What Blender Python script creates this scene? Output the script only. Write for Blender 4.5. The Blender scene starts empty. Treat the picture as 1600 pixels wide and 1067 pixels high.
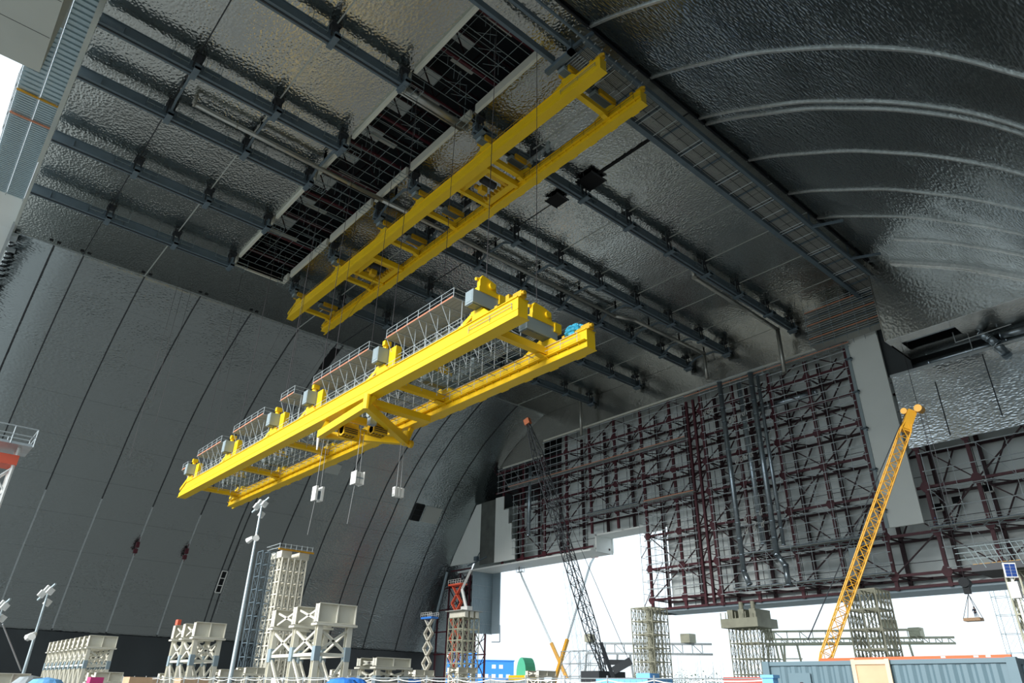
import bpy, bmesh, math, random
from mathutils import Vector, Matrix, Quaternion
random.seed(7)
S = bpy.context.scene
COL = S.collection
PI = math.pi

# ------------------------------------------------------------------ camera
YAW, PIT, ROL = math.radians(49.156), math.radians(27.0185), math.radians(1.1196)
FP, CAMZ = 1077.85, 1.7
fwd = Vector((math.cos(PIT)*math.cos(YAW), math.cos(PIT)*math.sin(YAW), math.sin(PIT)))
rt0 = Vector((math.sin(YAW), -math.cos(YAW), 0)); up0 = rt0.cross(fwd)
rt = math.cos(ROL)*rt0 + math.sin(ROL)*up0
up = -math.sin(ROL)*rt0 + math.cos(ROL)*up0
cd = bpy.data.cameras.new('camera'); cam = bpy.data.objects.new('camera', cd); COL.objects.link(cam)
cd.sensor_width = 36; cd.lens = FP/1600*36; cd.clip_start = .1; cd.clip_end = 5000
m = Matrix((rt, up, -fwd)).transposed().to_4x4(); m.translation = (0, 0, CAMZ)
cam.matrix_world = m
S.camera = cam

def ray(x, y): return fwd*FP + rt*(x-800) - up*(y-533.5)
def dist(x, y, D):            # world point seen in direction (x, y), at ground distance D
    d = ray(x, y); h = math.hypot(d.x, d.y); return Vector((0, 0, CAMZ)) + d*(D/h)
def atz(x, y, z):
    d = ray(x, y); return Vector((0, 0, CAMZ)) + d*((z-CAMZ)/d.z)

# ------------------------------------------------------------------ materials
MATS = {}
def mat(name, col, rough=.55, metal=0., noise=.0, nscale=.6, bump=0., bscale=3., spec=.5):
    m = bpy.data.materials.new(name); m.use_nodes = True; nt = m.node_tree; b = nt.nodes['Principled BSDF']
    b.inputs['Base Color'].default_value = (*col, 1); b.inputs['Roughness'].default_value = rough
    b.inputs['Metallic'].default_value = metal; b.inputs['Specular IOR Level'].default_value = spec
    tc = nt.nodes.new('ShaderNodeTexCoord')
    if noise:
        n = nt.nodes.new('ShaderNodeTexNoise'); n.inputs['Scale'].default_value = nscale; n.inputs['Detail'].default_value = 5
        nt.links.new(tc.outputs['Object'], n.inputs['Vector'])
        r = nt.nodes.new('ShaderNodeMapRange'); r.inputs[1].default_value = .25; r.inputs[2].default_value = .75
        r.inputs[3].default_value = 1-noise; r.inputs[4].default_value = 1+noise
        nt.links.new(n.outputs['Fac'], r.inputs[0])
        mx = nt.nodes.new('ShaderNodeVectorMath'); mx.operation = 'SCALE'; mx.inputs[0].default_value = col
        nt.links.new(r.outputs[0], mx.inputs['Scale']); nt.links.new(mx.outputs[0], b.inputs['Base Color'])
    if bump:
        n = nt.nodes.new('ShaderNodeTexNoise'); n.inputs['Scale'].default_value = bscale
        nt.links.new(tc.outputs['Object'], n.inputs['Vector'])
        bp = nt.nodes.new('ShaderNodeBump'); bp.inputs['Strength'].default_value = 1; bp.inputs['Distance'].default_value = bump
        nt.links.new(n.outputs['Fac'], bp.inputs['Height']); nt.links.new(bp.outputs[0], b.inputs['Normal'])
    MATS[name] = m; return m

def quilted(name, col, rough, dist_, seam_axis='X', strips=1.2, sc=(1, 1, 1), vs=1.5):
    """hammered stainless foil: voronoi dimples, long ripples and thin panel seams"""
    m = mat(name, col, rough, 1.0); nt = m.node_tree; b = nt.nodes['Principled BSDF']
    N = nt.nodes.new; L = nt.links.new
    tc = N('ShaderNodeTexCoord'); mp = N('ShaderNodeMapping'); mp.inputs['Scale'].default_value = sc
    L(tc.outputs['Object'], mp.inputs[0])
    nw = N('ShaderNodeTexNoise'); nw.inputs['Scale'].default_value = 1.6; L(mp.outputs[0], nw.inputs['Vector'])
    ad = N('ShaderNodeMixRGB'); ad.blend_type = 'ADD'; ad.inputs[0].default_value = .22
    L(mp.outputs[0], ad.inputs[1]); L(nw.outputs['Color'], ad.inputs[2])
    v = N('ShaderNodeTexVoronoi'); v.feature = 'SMOOTH_F1'; v.inputs['Scale'].default_value = vs
    v.inputs['Smoothness'].default_value = .8; L(ad.outputs[0], v.inputs['Vector'])
    n2 = N('ShaderNodeTexNoise'); n2.inputs['Scale'].default_value = .12; n2.inputs['Detail'].default_value = 3
    L(tc.outputs['Object'], n2.inputs['Vector'])
    # dimples are stronger on some sheets than on others
    r = N('ShaderNodeMapRange'); r.inputs[1].default_value = .35; r.inputs[2].default_value = .65
    r.inputs[3].default_value = .35; r.inputs[4].default_value = 1.
    L(n2.outputs['Fac'], r.inputs[0])
    mu = N('ShaderNodeMath'); mu.operation = 'MULTIPLY'; L(v.outputs['Distance'], mu.inputs[0]); L(r.outputs[0], mu.inputs[1])
    # thin joint between neighbouring sheets
    sx = N('ShaderNodeSeparateXYZ'); L(tc.outputs['Object'], sx.inputs[0])
    mo = N('ShaderNodeMath'); mo.operation = 'PINGPONG'; mo.inputs[1].default_value = strips
    L(sx.outputs[seam_axis], mo.inputs[0])
    lt = N('ShaderNodeMath'); lt.operation = 'LESS_THAN'; lt.inputs[1].default_value = .05; L(mo.outputs[0], lt.inputs[0])
    m2 = N('ShaderNodeMath'); m2.operation = 'MULTIPLY_ADD'; L(lt.outputs[0], m2.inputs[0]); m2.inputs[1].default_value = .25; L(mu.outputs[0], m2.inputs[2])
    bp = N('ShaderNodeBump'); bp.inputs['Strength'].default_value = 1; bp.inputs['Distance'].default_value = dist_
    L(m2.outputs[0], bp.inputs['Height']); L(bp.outputs[0], b.inputs['Normal'])
    r3 = N('ShaderNodeMapRange'); r3.inputs[3].default_value = rough*.75; r3.inputs[4].default_value = rough*1.3
    L(n2.outputs['Fac'], r3.inputs[0]); L(r3.outputs[0], b.inputs['Roughness'])
    return m

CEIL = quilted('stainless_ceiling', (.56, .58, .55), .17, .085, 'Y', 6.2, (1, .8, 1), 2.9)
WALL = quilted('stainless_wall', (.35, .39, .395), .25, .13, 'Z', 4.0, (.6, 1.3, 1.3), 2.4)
ENDC = quilted('stainless_end', (.55, .54, .50), .25, .05, 'Y', 5.0, (1, 1, 1), 2.4)
YEL = mat('yellow_paint', (.93, .61, .010), .42, 0, .06, .3)
YELD = mat('yellow_machinery', (.70, .41, .012), .5, 0, .15, 1.)
BEAM = mat('blue_grey_steel', (.12, .165, .195), .5, 0, .12, .5)
DARK = mat('dark_steel', (.025, .03, .035), .6)
GREY = mat('grey_cabinet', (.30, .37, .39), .45)
GALV = mat('galvanised', (.48, .52, .53), .38, .6, .1, 2.)
SCAF = mat('scaffold_tube', (.52, .58, .60), .4, .15)
SCAFD = mat('scaffold_tube_dull', (.24, .30, .31), .5, .2)
DECK = mat('scaffold_deck', (.36, .37, .34), .6)
TOE = mat('orange_toe_board', (.70, .28, .16), .6)
RED = mat('red_oxide_steel', (.08, .012, .020), .5, 0, .2, .4)
REDD = mat('dark_red_steel', (.035, .010, .014), .6)
WHITEP = mat('white_cladding', (.80, .84, .80), .55, 0, .03, .2)
BACKP = mat('grey_back_cladding', (.82, .88, .86), .6, 0, .12, .12)
LINT = mat('light_cladding', (.84, .87, .84), .55, 0, .02, .2)
CREAM = mat('cream_edge', (.72, .72, .62), .6)
DUCT = mat('insulated_duct', (.42, .42, .38), .3, .7, .1, 1.)
DUCTG = mat('galvanised_duct', (.36, .42, .46), .28, .85, .12, .8)
BEIGE = mat('beige_shoring', (.72, .69, .58), .55, 0, .08, .6)
TANK = mat('weathered_shoring', (.36, .36, .27), .6, 0, .15, .6)
CONC = mat('pale_panel', (.50, .53, .49), .6, 0, .05, .15)
GROUND = mat('ground', (.235, .24, .235), .9, 0, .25, .05)
FOUND = mat('foundation_and_shade', (.035, .042, .045), .5, 0, .3, .1)
BLUE = mat('blue_building', (.04, .25, .72), .5)
GLASSW = mat('pale_window', (.75, .82, .85), .3)
GREEN = mat('green_tent', (.12, .62, .38), .5)
TARP = mat('blue_tarp', (.05, .42, .62), .4, 0, .2, 2., .12, 2.)
BLUES = mat('blue_sheet', (.05, .25, .80), .5)
PALEB = mat('pale_blue_sheet', (.18, .45, .80), .5)
LEAF = mat('leaf', (.10, .16, .07), .8)
CONT = mat('grey_container', (.12, .185, .215), .5, 0, .08, .6)
ORNG = mat('orange_rail', (.85, .12, .03), .5)
WOOD = mat('plywood', (.62, .40, .24), .7, 0, .1, 2.)
ORM = mat('orange_crane', (.66, .33, .02), .5, 0, .1, .5)
REDL = mat('red_lift', (.75, .12, .06), .5)
BLACK = mat('black_opening', (.006, .007, .008), .9)
CABLE = mat('steel_rope', (.03, .025, .028), .5)
PALECAB = mat('pale_rope', (.35, .36, .36), .5)
LAMP = mat('pole_grey', (.42, .50, .53), .4, .3)
WHT = mat('white_paint', (.80, .80, .76), .5)
HOODM = mat('dark_jacket', (.02, .03, .06), .8)
SKIN = mat('skin', (.45, .28, .2), .6)
SOLAR = mat('solar_cell', (.03, .07, .25), .2)
REDCON = mat('red_container', (.45, .08, .06), .55)
RIBBED = mat('ribbed_galvanised', (.42, .52, .55), .4, .2, .06, 2.)
CURT = mat('grey_corrugated_sheet', (.30, .38, .42), .45, .2, .06, .4)
PATCH = mat('bare_panel', (.50, .53, .50), .6, .1)
JOINT = mat('joint_strip', (.055, .06, .065), .45, .5)
RIBM = mat('joint_trim', (.72, .73, .70), .32, .7, .2, 2.)

# ------------------------------------------------------------------ mesh helpers
class MB:
    def __init__(s): s.v = []; s.f = []; s.mi = []; s.cur = 0
    def add(s, vs, fs):
        n = len(s.v); s.v += [tuple(v) for v in vs]
        s.f += [tuple(i+n for i in f) for f in fs]; s.mi += [s.cur]*len(fs); return s
    def box(s, x0, x1, y0, y1, z0, z1):
        return s.add([(x, y, z) for x in (x0, x1) for y in (y0, y1) for z in (z0, z1)],
                     [(0,1,3,2),(4,6,7,5),(0,4,5,1),(2,3,7,6),(0,2,6,4),(1,5,7,3)])
    def bar(s, a, b, w, h=None, upv=(0,0,1)):
        h = h or w; a = Vector(a); b = Vector(b); d = (b-a).normalized(); u = Vector(upv)
        if abs(d.dot(u)) > .99: u = Vector((1,0,0))
        sd = d.cross(u).normalized(); u2 = sd.cross(d)
        vs = [p + sd*(w/2*i) + u2*(h/2*j) for p in (a, b) for i in (-1, 1) for j in (-1, 1)]
        return s.add(vs, [(0,1,3,2),(4,6,7,5),(0,4,5,1),(2,3,7,6),(0,2,6,4),(1,5,7,3)])
    def tube(s, a, b, r, n=6, r2=None):
        r2 = r if r2 is None else r2
        a = Vector(a); b = Vector(b); d = (b-a).normalized(); u = Vector((0,0,1)) if abs(d.z) < .9 else Vector((1,0,0))
        sd = d.cross(u).normalized(); u2 = sd.cross(d); vs = []
        for p, rr in ((a, r), (b, r2)):
            for k in range(n):
                t = 2*PI*k/n; vs.append(p + (sd*math.cos(t) + u2*math.sin(t))*rr)
        fs = [(k, (k+1) % n, n+(k+1) % n, n+k) for k in range(n)] + [tuple(range(n))[::-1], tuple(range(n, 2*n))]
        return s.add(vs, fs)
    def path(s, pts, r, n=6):
        for a, b in zip(pts, pts[1:]): s.tube(a, b, r, n)
        return s
    def prism(s, poly, ax, a0, a1):
        """poly of 2-D points extruded along axis ax"""
        def P(p, t): return {'x': (t, p[0], p[1]), 'y': (p[0], t, p[1]), 'z': (p[0], p[1], t)}[ax]
        n = len(poly)
        return s.add([P(p, t) for t in (a0, a1) for p in poly],
                     [tuple(range(n))[::-1], tuple(range(n, 2*n))] + [(k, (k+1) % n, n+(k+1) % n, n+k) for k in range(n)])
    def ibeam(s, a, b, w, h, t=.05, upv=(0,0,1)):
        a = Vector(a); b = Vector(b); u = Vector(upv)
        s.bar(a+u*(h/2-t/2), b+u*(h/2-t/2), w, t, upv); s.bar(a-u*(h/2-t/2), b-u*(h/2-t/2), w, t, upv)
        return s.bar(a, b, t, h-2*t, upv)
    def wire(s, a, b, n, sag, r):
        a = Vector(a); b = Vector(b); pts = []
        for k in range(n+1):
            t = k/n; p = a.lerp(b, t); p.z -= sag*4*t*(1-t); pts.append(p)
        return s.path(pts, r, 5)
    def build(s, name, m, parent=None, smooth=False):
        L = parent_loc(parent)
        me = bpy.data.meshes.new(name); me.from_pydata([tuple(Vector(v)-L) for v in s.v], [], s.f)
        for q in (m if isinstance(m, (list, tuple)) else [m]): me.materials.append(q)
        if isinstance(m, (list, tuple)): me.polygons.foreach_set('material_index', s.mi)
        bm = bmesh.new(); bm.from_mesh(me); bmesh.ops.recalc_face_normals(bm, faces=bm.faces); bm.to_mesh(me); bm.free()
        if smooth:
            me.polygons.foreach_set('use_smooth', [True]*len(me.polygons))
        o = bpy.data.objects.new(name, me); COL.objects.link(o)
        if parent: o.parent = parent
        return o
def parent_loc(p):
    v = Vector((0,0,0))
    while p is not None: v += p.location; p = p.parent
    return v
def tag(o, label, cat, group=None, kind=None):
    o['label'] = label; o['category'] = cat
    if group: o['group'] = group
    if kind: o['kind'] = kind
    return o
def thing(name, label, cat, loc, group=None):
    o = bpy.data.objects.new(name, None); COL.objects.link(o); o.location = loc
    o.empty_display_size = .5
    return tag(o, label, cat, group)
def struct(name, mb, m, label=None, smooth=False):
    o = mb.build(name, m, None, smooth); o['kind'] = 'structure'
    if label: o['label'] = label
    return o
def copy_tree(o, delta, parent=None, label=None):
    c = o.copy(); COL.objects.link(c)
    if parent: c.parent = parent
    else: c.location = o.location + Vector(delta)
    if label: c['label'] = label
    for ch in list(o.children): copy_tree(ch, delta, c)
    return c
class Cap:
    """first 100 pieces become parts of their own, the rest one 'stuff' part"""
    def __init__(s, name, m, parent): s.n = 0; s.name = name; s.m = m; s.p = parent; s.rest = MB()
    def put(s, fn):
        s.n += 1
        if s.n <= 100: mb = MB(); fn(mb); return mb.build(s.name, s.m, s.p)
        fn(s.rest)
    def end(s):
        if s.rest.v: o = s.rest.build(s.name, s.m, s.p); o['kind'] = 'stuff'

# ------------------------------------------------------------------ the shell
XE = 150.3            # inner face of the far end wall
PR = [(156.5,85),(161,83.0),(166,80.2),(172.5,76.4),(177.5,72.7),(183,68.3),(189,62.5),(193,57.6),(196.5,52.5),(202.5,44.5),(207,37),(210.5,30.8),(213.5,24),(216,17.5),(217.5,13.3)]
def smooth_profile(P, k=3):
    out = []
    for i in range(len(P)-1):
        p0 = P[max(0, i-1)]; p1 = P[i]; p2 = P[i+1]; p3 = P[min(len(P)-1, i+2)]
        for j in range(k):
            t = j/k
            out.append(tuple(.5*(2*p1[c]+(p2[c]-p0[c])*t+(2*p0[c]-5*p1[c]+4*p2[c]-p3[c])*t*t+(3*p1[c]-p0[c]-3*p2[c]+p3[c])*t**3) for c in (0, 1)))
    return out+[P[-1]]
PRF = smooth_profile(PR)
def side_shell(mirror, x0, x1, th=.5):
    mb = MB(); n = len(PRF)
    xs = [x0 + (x1-x0)*k/12 for k in range(13)]
    for x in xs:
        for (y, z) in PRF: mb.v.append((x, 200-y if mirror else y, z))
    for i in range(12):
        for j in range(n-1):
            a = i*n+j; mb.f.append((a, a+1, a+n+1, a+n)); mb.mi.append(0)
    return mb
def solid(o, th):
    s = o.modifiers.new('thickness', 'SOLIDIFY'); s.thickness = th; s.offset = 1
    return o
def orient_in(o, pt=(75, 100, 10)):
    """normals towards the inside of the hall"""
    me = o.data; c = Vector(pt); p = me.polygons[len(me.polygons)//2]
    if (c-p.center).dot(p.normal) < 0: me.flip_normals()
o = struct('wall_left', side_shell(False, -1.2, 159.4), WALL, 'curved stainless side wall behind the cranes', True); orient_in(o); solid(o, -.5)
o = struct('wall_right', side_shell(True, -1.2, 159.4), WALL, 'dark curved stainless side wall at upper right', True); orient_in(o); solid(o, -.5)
HX0, HX1, HY0, HY1 = 36.6, 48.8, 50.4, 137.0
mb = MB()
for (x0, x1, y0, y1) in ((-1.2, HX0, 43.5, 156.5), (HX1, XE, 43.5, 156.5), (HX0, HX1, 43.5, HY0), (HX0, HX1, HY1, 156.5)):
    mb.box(x0, x1, y0, y1, 85.0, 85.5)
struct('ceiling', mb, CEIL, 'flat stainless ceiling with one long opening')
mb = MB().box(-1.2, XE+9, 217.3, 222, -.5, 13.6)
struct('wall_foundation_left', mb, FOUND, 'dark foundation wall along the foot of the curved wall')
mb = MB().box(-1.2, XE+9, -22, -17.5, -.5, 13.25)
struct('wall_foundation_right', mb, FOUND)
mb = MB().box(-400, 1400, -900, 1100, -1, 0)
struct('ground', mb, GROUND)

def prof(mirror, off):
    pts = []
    n = len(PRF)
    for i, (y, z) in enumerate(PRF):
        a = PRF[max(0, i-1)]; b = PRF[min(n-1, i+1)]
        ty, tz = b[0]-a[0], b[1]-a[1]; l = math.hypot(ty, tz)
        ny, nz = tz/l, -ty/l          # towards inside/down
        yy, zz = y+ny*off, z+nz*off
        pts.append((200-yy if mirror else yy, zz))
    return pts
def rib(x, w, h, mirror, i0=0, i1=None):
    i0 *= 3; i1 = i1*3 if i1 else None
    mb = MB(); a = prof(mirror, -.02)[i0:i1]; b = prof(mirror, h)[i0:i1]; n = len(a)
    for p in (a, b):
        for xx in (x-w/2, x+w/2):
            for (y, z) in p: mb.v.append((xx, y, z))
    q = lambda s, t, k: (s*2+t)*n+k
    for k in range(n-1):
        for f in ((q(1,0,k), q(1,0,k+1), q(1,1,k+1), q(1,1,k)), (q(0,0,k), q(0,0,k+1), q(1,0,k+1), q(1,0,k)), (q(0,1,k), q(1,1,k), q(1,1,k+1), q(0,1,k+1))):
            mb.f.append(f); mb.mi.append(0)
    return mb
LX = [6.0, 11.7, 24.2, 36.8, 49.2, 61.9, 73.2, 75.0, 87.5, 100, 113, 119.5, 126, 138.4]
for i, x in enumerate(LX): struct('trim_%d' % (i+1), rib(x, .28, .14, False), JOINT, 'dark joint strip running up the left wall')
RXs = [24.2, 36.8, 50.6, 64.0, 76.3, 78.2, 90.8, 104.1, 115]
for i, x in enumerate(RXs): struct('trim_%d' % (i+31), rib(x, .34, .22, True), RIBM, 'bright joint strip curving down the right wall')
struct('trim_43', rib(125.3, .42, .3, True, 2), RIBM); struct('trim_44', rib(137.2, .6, .7, True, 1), RIBM)
# lower light strips over the foot of the left wall joints
for i, x in enumerate((36.8, 49.2, 61.9, 24.2)): struct('trim_%d' % (i+51), rib(x, .34, .2, False, 9, 14), GALV)
# ceiling joints
for i, x in enumerate((11.5, 24.1, 61.5, 74.2, 86.8, 99.4, 112, 125, 138)):
    struct('trim_%d' % (i+61), MB().box(x-.09, x+.09, 43.6, 156.4, 84.93, 85.02), JOINT if i in (0, 3) else PATCH)
struct('trim_71', MB().box(74.0, 74.5, 49.5, 66, 84.8, 85.02), BLACK)
# crease strip between ceiling and side wall
struct('trim_72', MB().box(-1, XE, 156.3, 156.6, 84.86, 85.0), GALV)
struct('trim_73', MB().prism([(43.7, 85), (43.2, 84.5), (43.2, 84.95)], 'x', -1, 137), DARK)

# fascia round the ceiling opening, in lengths as the runway beams interrupt it
fy = [50.4, 66.5, 85.0, 97.0, 114.8, 133.2, 137]
k = 80
for i in range(len(fy)-1):
    for x in (HX0, HX1-.5):
        if x > HX0 or i < 5 or True:
            struct('trim_%d' % k, MB().box(x, x+.5, fy[i]+(.9 if i else 0), fy[i+1]-.5, 84.2, 85.9), CREAM); k += 1
struct('trim_%d' % k, MB().box(HX0, HX1, 137, 137.4, 84.6, 85.6), CREAM); k += 1
# box above the opening
mb = MB().box(HX0-6, HX1+6, HY0-8, HY1+6, 99, 99.4).box(HX0-6.3, HX0-6, HY0-8, HY1+6, 85.5, 99).box(HX1+6, HX1+6.3, HY0-8, HY1+6, 85.5, 99)
mb.box(HX0-6, HX1+6, HY0-8.3, HY0-8, 85.5, 99).box(HX0-6, HX1+6, HY1+6, HY1+6.3, 85.5, 99)
struct('ceiling_loft', mb, DARK, 'dark roof void seen through the ceiling opening')
for i in range(9):
    tag(MB().box(38.5+random.uniform(-1, 3), 46, 54+i*9.3, 54+i*9.3+random.uniform(2, 4.5), 96, 96.2).build('roof_panel', BACKP),
        'dim pale panel high in the roof void above the opening', 'panel', 'pale panels in the roof void')

# roof trusses in the void
for i in range(10):
    y = 53.5 + i*9
    t = thing('roof_truss', 'dark red roof truss spanning the ceiling opening, number %s from the right wall side' % ['one','two','three','four','five','six','seven','eight','nine','ten'][i], 'truss', (42.7, y, 88.5), 'roof trusses above the opening')
    MB().tube((31, y, 88.3), (54.5, y, 88.3), .3, 8).build('chord', RED, t)
    MB().tube((31, y, 94.5), (54.5, y, 94.5), .22, 8).build('chord', REDD, t)
    for j in range(4):
        x = 32+6*j
        MB().tube((x, y, 88.5), (x+3, y, 94.3), .13).build('brace', REDD, t)
        MB().tube((x+3, y, 94.3), (x+6, y, 88.5), .13).build('brace', REDD, t)
for i in range(7):
    y0, y1 = [(51,60),(60.5,68),(70,82),(83,95),(96,108),(109,121),(122,136)][i]
    t = thing('scaffold', 'grey tube scaffold inside the ceiling opening, %s bay from the right wall side' % ['first','second','third','fourth','fifth','sixth','seventh'][i], 'scaffold', (42.7, (y0+y1)/2, 86), 'scaffolds in the roof opening')
    n = int((y1-y0)/2.1)
    for j in range(n+1):
        y = y0 + (y1-y0)*j/n
        MB().tube((36.0, y, 86.2), (49.4, y, 86.2), .06).build('ledger', SCAFD, t)
        if j % 2: MB().tube((36.0, y, 88.4), (49.4, y, 88.4), .05).build('ledger', SCAFD, t)
    for x in (38.7, 41.2, 43.7, 46.2):
        MB().tube((x, y0, 86.35), (x, y1, 86.35), .045).build('ledger', SCAFD, t)
    for j in range(5):
        x = 38+2.3*j; y = y0+(y1-y0)*(j+.5)/5
        MB().tube((x, y, 86), (x, y, 90.5), .05).build('standard', SCAFD, t)
        MB().tube((x, y-1.6, 86.2), (x+random.choice((-1, 1))*1.8, y+1.6, 88.4), .045).build('brace', SCAFD, t)
    MB().box(39+random.uniform(0, 4), 45.5, y0+2, y0+3.2, 88.5, 88.6).build('deck', DECK, t)

# ------------------------------------------------------------------ runway beams
RZ = 81.7
def runway(y, x0, x1, where, hx, arms=0, walk=0):
    t = thing('runway_beam', 'blue grey crane runway beam hung under the ceiling, ' + where, 'beam', ((x0+x1)/2, y, RZ), 'runway beams under the ceiling')
    mb = MB()
    mb.box(x0, x1, y-.6, y+.6, RZ, RZ+.10).box(x0, x1, y-.45, y+.45, RZ+1.8, RZ+1.92)
    mb.box(x0, x1, y-.3, y+.3, RZ+.1, RZ+1.8)
    mb.build('web', BEAM, t)
    mb = MB()
    x = x0+3
    while x < x1-1: mb.box(x-.03, x+.03, y-.5, y+.5, RZ+.1, RZ+1.5); x += 6.2
    mb.build('stiffener', BEAM, t)
    MB().box(x0, x1, y-.12, y+.12, RZ-.12, RZ).build('rail', DARK, t)
    for x in hx:
        h = MB()
        for s in (-1, 1):
            h.bar((x-.5, y+s*.75, RZ+.6), (x-.5, y+s*.45, 85), .18, .22); h.bar((x+.5, y+s*.75, RZ+.6), (x+.5, y+s*.45, 85), .18, .22)
        h.box(x-.75, x+.75, y-.9, y+.9, 84.75, 85)
        hg = h.build('hanger', DARK, t)
        MB().box(x-.42, x+.42, y-2.0, y+.75, RZ-.42, RZ-.12).box(x-.42, x+.42, y-2.0, y-1.8, RZ-.42, RZ+.35).build('clamp', BEAM, t)
        c = MB()
        for s in (-1, 1):
            for u in (1.1, 2.3, 3.4):
                c.tube((x+s*u, y-.75, RZ+.9), (x+s*u, y+1.3, RZ+.9), .05)
            for v in (-.75, 1.3):
                c.tube((x+s*1.0, y+v, RZ+.9), (x+s*3.5, y+v, RZ+.9), .05); c.tube((x+s*1.0, y+v, RZ+1.7), (x+s*3.5, y+v, RZ+1.7), .05)
                c.tube((x+s*1.1, y+v, RZ+.9), (x+s*1.1, y+v, 84.8), .045); c.tube((x+s*3.4, y+v, RZ+.9), (x+s*3.4, y+v, 84.8), .045)
        c.build('inspection_cage', SCAFD, t)
        if arms:
            ya = y + arms*11.8
            a = MB(); a.bar((x, y, RZ+.1), (x, y+arms*3.2, RZ+1.9), .3, .45); a.bar((x, y+arms*3.2, RZ+1.9), (x, y+arms*6, RZ+1.9), .3, .45)
            a.bar((x, y+arms*6, RZ+1.9), (x, y+arms*6, 85), .3, .3)
            a.build('arm', BEAM, t)
    if walk:
        w = MB(); yy = y+walk*1.5
        w.box(x0+1, x1-1, min(yy, yy-walk*.8), max(yy, yy-walk*.8), RZ+.7, RZ+.76)
        w.build('walkway', DECK, t)
        g = MB()
        for z in (RZ+1.25, RZ+1.8): g.tube((x0+1, yy, z), (x1-1, yy, z), .04)
        x = x0+1
        while x < x1: g.tube((x, yy, RZ+.7), (x, yy, RZ+1.8), .04); x += 3.1
        g.build('guardrail', SCAFD, t)
    MB().box(x1-.7, x1-.3, y-.9, y+.9, RZ-.5, RZ+2.2).build('end_stop', BEAM, t)
    return t
HL = [11.7, 24.1, 35.6]; HR = [50.2, 62, 74.5, 87, 99.5, 112, 124.5, 137, 148]
names = [(67.5, 'near the right wall side', 0, 0), (86.0, 'second in from the right wall', 1, 0), (98.0, 'beside the long pale duct', -1, 1), (115.8, 'beyond the pale duct', 0, 0), (134.0, 'nearest the left wall', 0, 0)]
for (y, w, arms, walk) in names:
    runway(y, -1.1, 36.2, w + ', left of the opening', HL, arms, walk)
    runway(y, 49.3, 149.5, w + ', right of the opening', HR, arms, walk)
# catwalk deck carried by the first runway beam
t = thing('catwalk', 'long grated catwalk under the ceiling beside the dark right wall', 'catwalk', (75, 46.5, 82))
MB().box(50, 149.5, 48.8, 49.7, 81.7, 83.2).build('edge_beam', BEAM, t)
MB().box(50, 149.5, 43.6, 44.2, 82.0, 82.9).build('edge_beam', BEAM, t)
MB().box(2, 49.5, 49.0, 49.5, 81.8, 83.0).build('edge_beam', BEAM, t)
MB().box(2, 49.5, 45.7, 46.1, 81.9, 82.7).build('edge_beam', BEAM, t)
cp = Cap('deck_panel', DECK, t)
for i in range(32):
    x = 51+i*3.07
    cp.put(lambda b, x=x: [b.box(x, x+2.9, 44.3+j*.24, 44.3+j*.24+.15, 82.45, 82.53) for j in range(19)])
for i in range(18):
    x = 51+i*5.5
    MB().box(x-.08, x+.08, 44.2, 48.8, 82.1, 82.4).build('cross_member', BEAM, t)
for i in range(9):
    x = 56+i*10.8
    for dx in (0, .8, 4.5): MB().tube((x+dx, 44.2, 81.9), (x+dx, 48.8, 81.9), .07).build('cross_tube', SCAF, t)
MB().tube((50, 44.9, 81.95), (149, 44.9, 81.95), .06).tube((50, 46.4, 81.95), (149, 46.4, 81.95), .06).tube((50, 48.2, 81.95), (149, 48.2, 81.95), .06).build('conductor_pipe', DARK, t)
for x, y in ((113, 43.6), (129, 43.6)):
    MB().bar((x, 44, 82.2), (x+1.5, 38.5, 81.5), .35, .45).bar((x, 44, 82.2), (x, 43.9, 85), .25, .25).bar((x+.3, 44, 82.4), (x+3.5, 43.6, 84.8), .2, .2).build('wall_bracket', BEAM, t)
t = thing('pegged_rail', 'dark pegged rail along the foot of the gold tinted ceiling', 'rail', (50, 43.3, 81.5))
MB().tube((30, 43.4, 81.7), (62, 43.4, 81.7), .22, 8).build('tube', BEAM, t)
for i in range(22):
    x = 31+i*1.45; MB().bar((x, 42.9, 81.9), (x, 43.9, 81.5), .1, .16).build('peg', GALV, t)
t = thing('support_clamp', 'big blue grey hanger clamp above the upper crane end', 'clamp', (50, 48, 81.5))
MB().box(49.2, 50.0, 45.6, 50.9, 81.1, 81.7).box(49.2, 50.0, 45.6, 46.4, 81.1, 83.5).bar((49.6, 45.9, 82), (51.5, 43.5, 84.6), .45, .5).build('arm', BEAM, t)
mb = MB()
for i in range(7): mb.tube((50.6+i*.45, 45.8, 81.9), (50.6+i*.45, 49, 81.9), .07)
mb.build('grating_bar', SCAF, t)

# ducts
def duct(name, pts, r, m, label, cat='duct', band=6, grp=None):
    t = thing(name, label, cat, pts[0], grp)
    mb = MB(); mb.path(pts, r, 14)
    mb.build('pipe', m, t, True)
    fl = Cap('flange', m, t)
    for a, b in zip(pts, pts[1:]):
        a = Vector(a); b = Vector(b); L = (b-a).length; n = max(1, int(L/band)); d = (b-a)/L
        for i in range(n+1):
            p = a + d*(L*i/n); fl.put(lambda q, p=p: q.tube(p-d*.08, p+d*.08, r*1.16, 14))
    fl.end(); return t
duct('air_duct', [(14, 93.6, 83.4), (14, 93.6, 84.9)], .3, DUCT, 'short duct riser at the start of the long ceiling duct')
duct('air_duct', [(14, 93.8, 83.4), (48.5, 94.2, 83.4), (114, 94.0, 83.4), (118, 91.5, 82.9), (146, 90.8, 82.9), (146, 90.8, 75.6)], .42, DUCT, 'long pale insulated duct hung under the ceiling across the opening')
duct('air_duct', [(36.9, 68.9, 83.3), (48.7, 68.9, 83.3)], .6, DUCT, 'thick pale duct crossing the ceiling opening near its right end')
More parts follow.
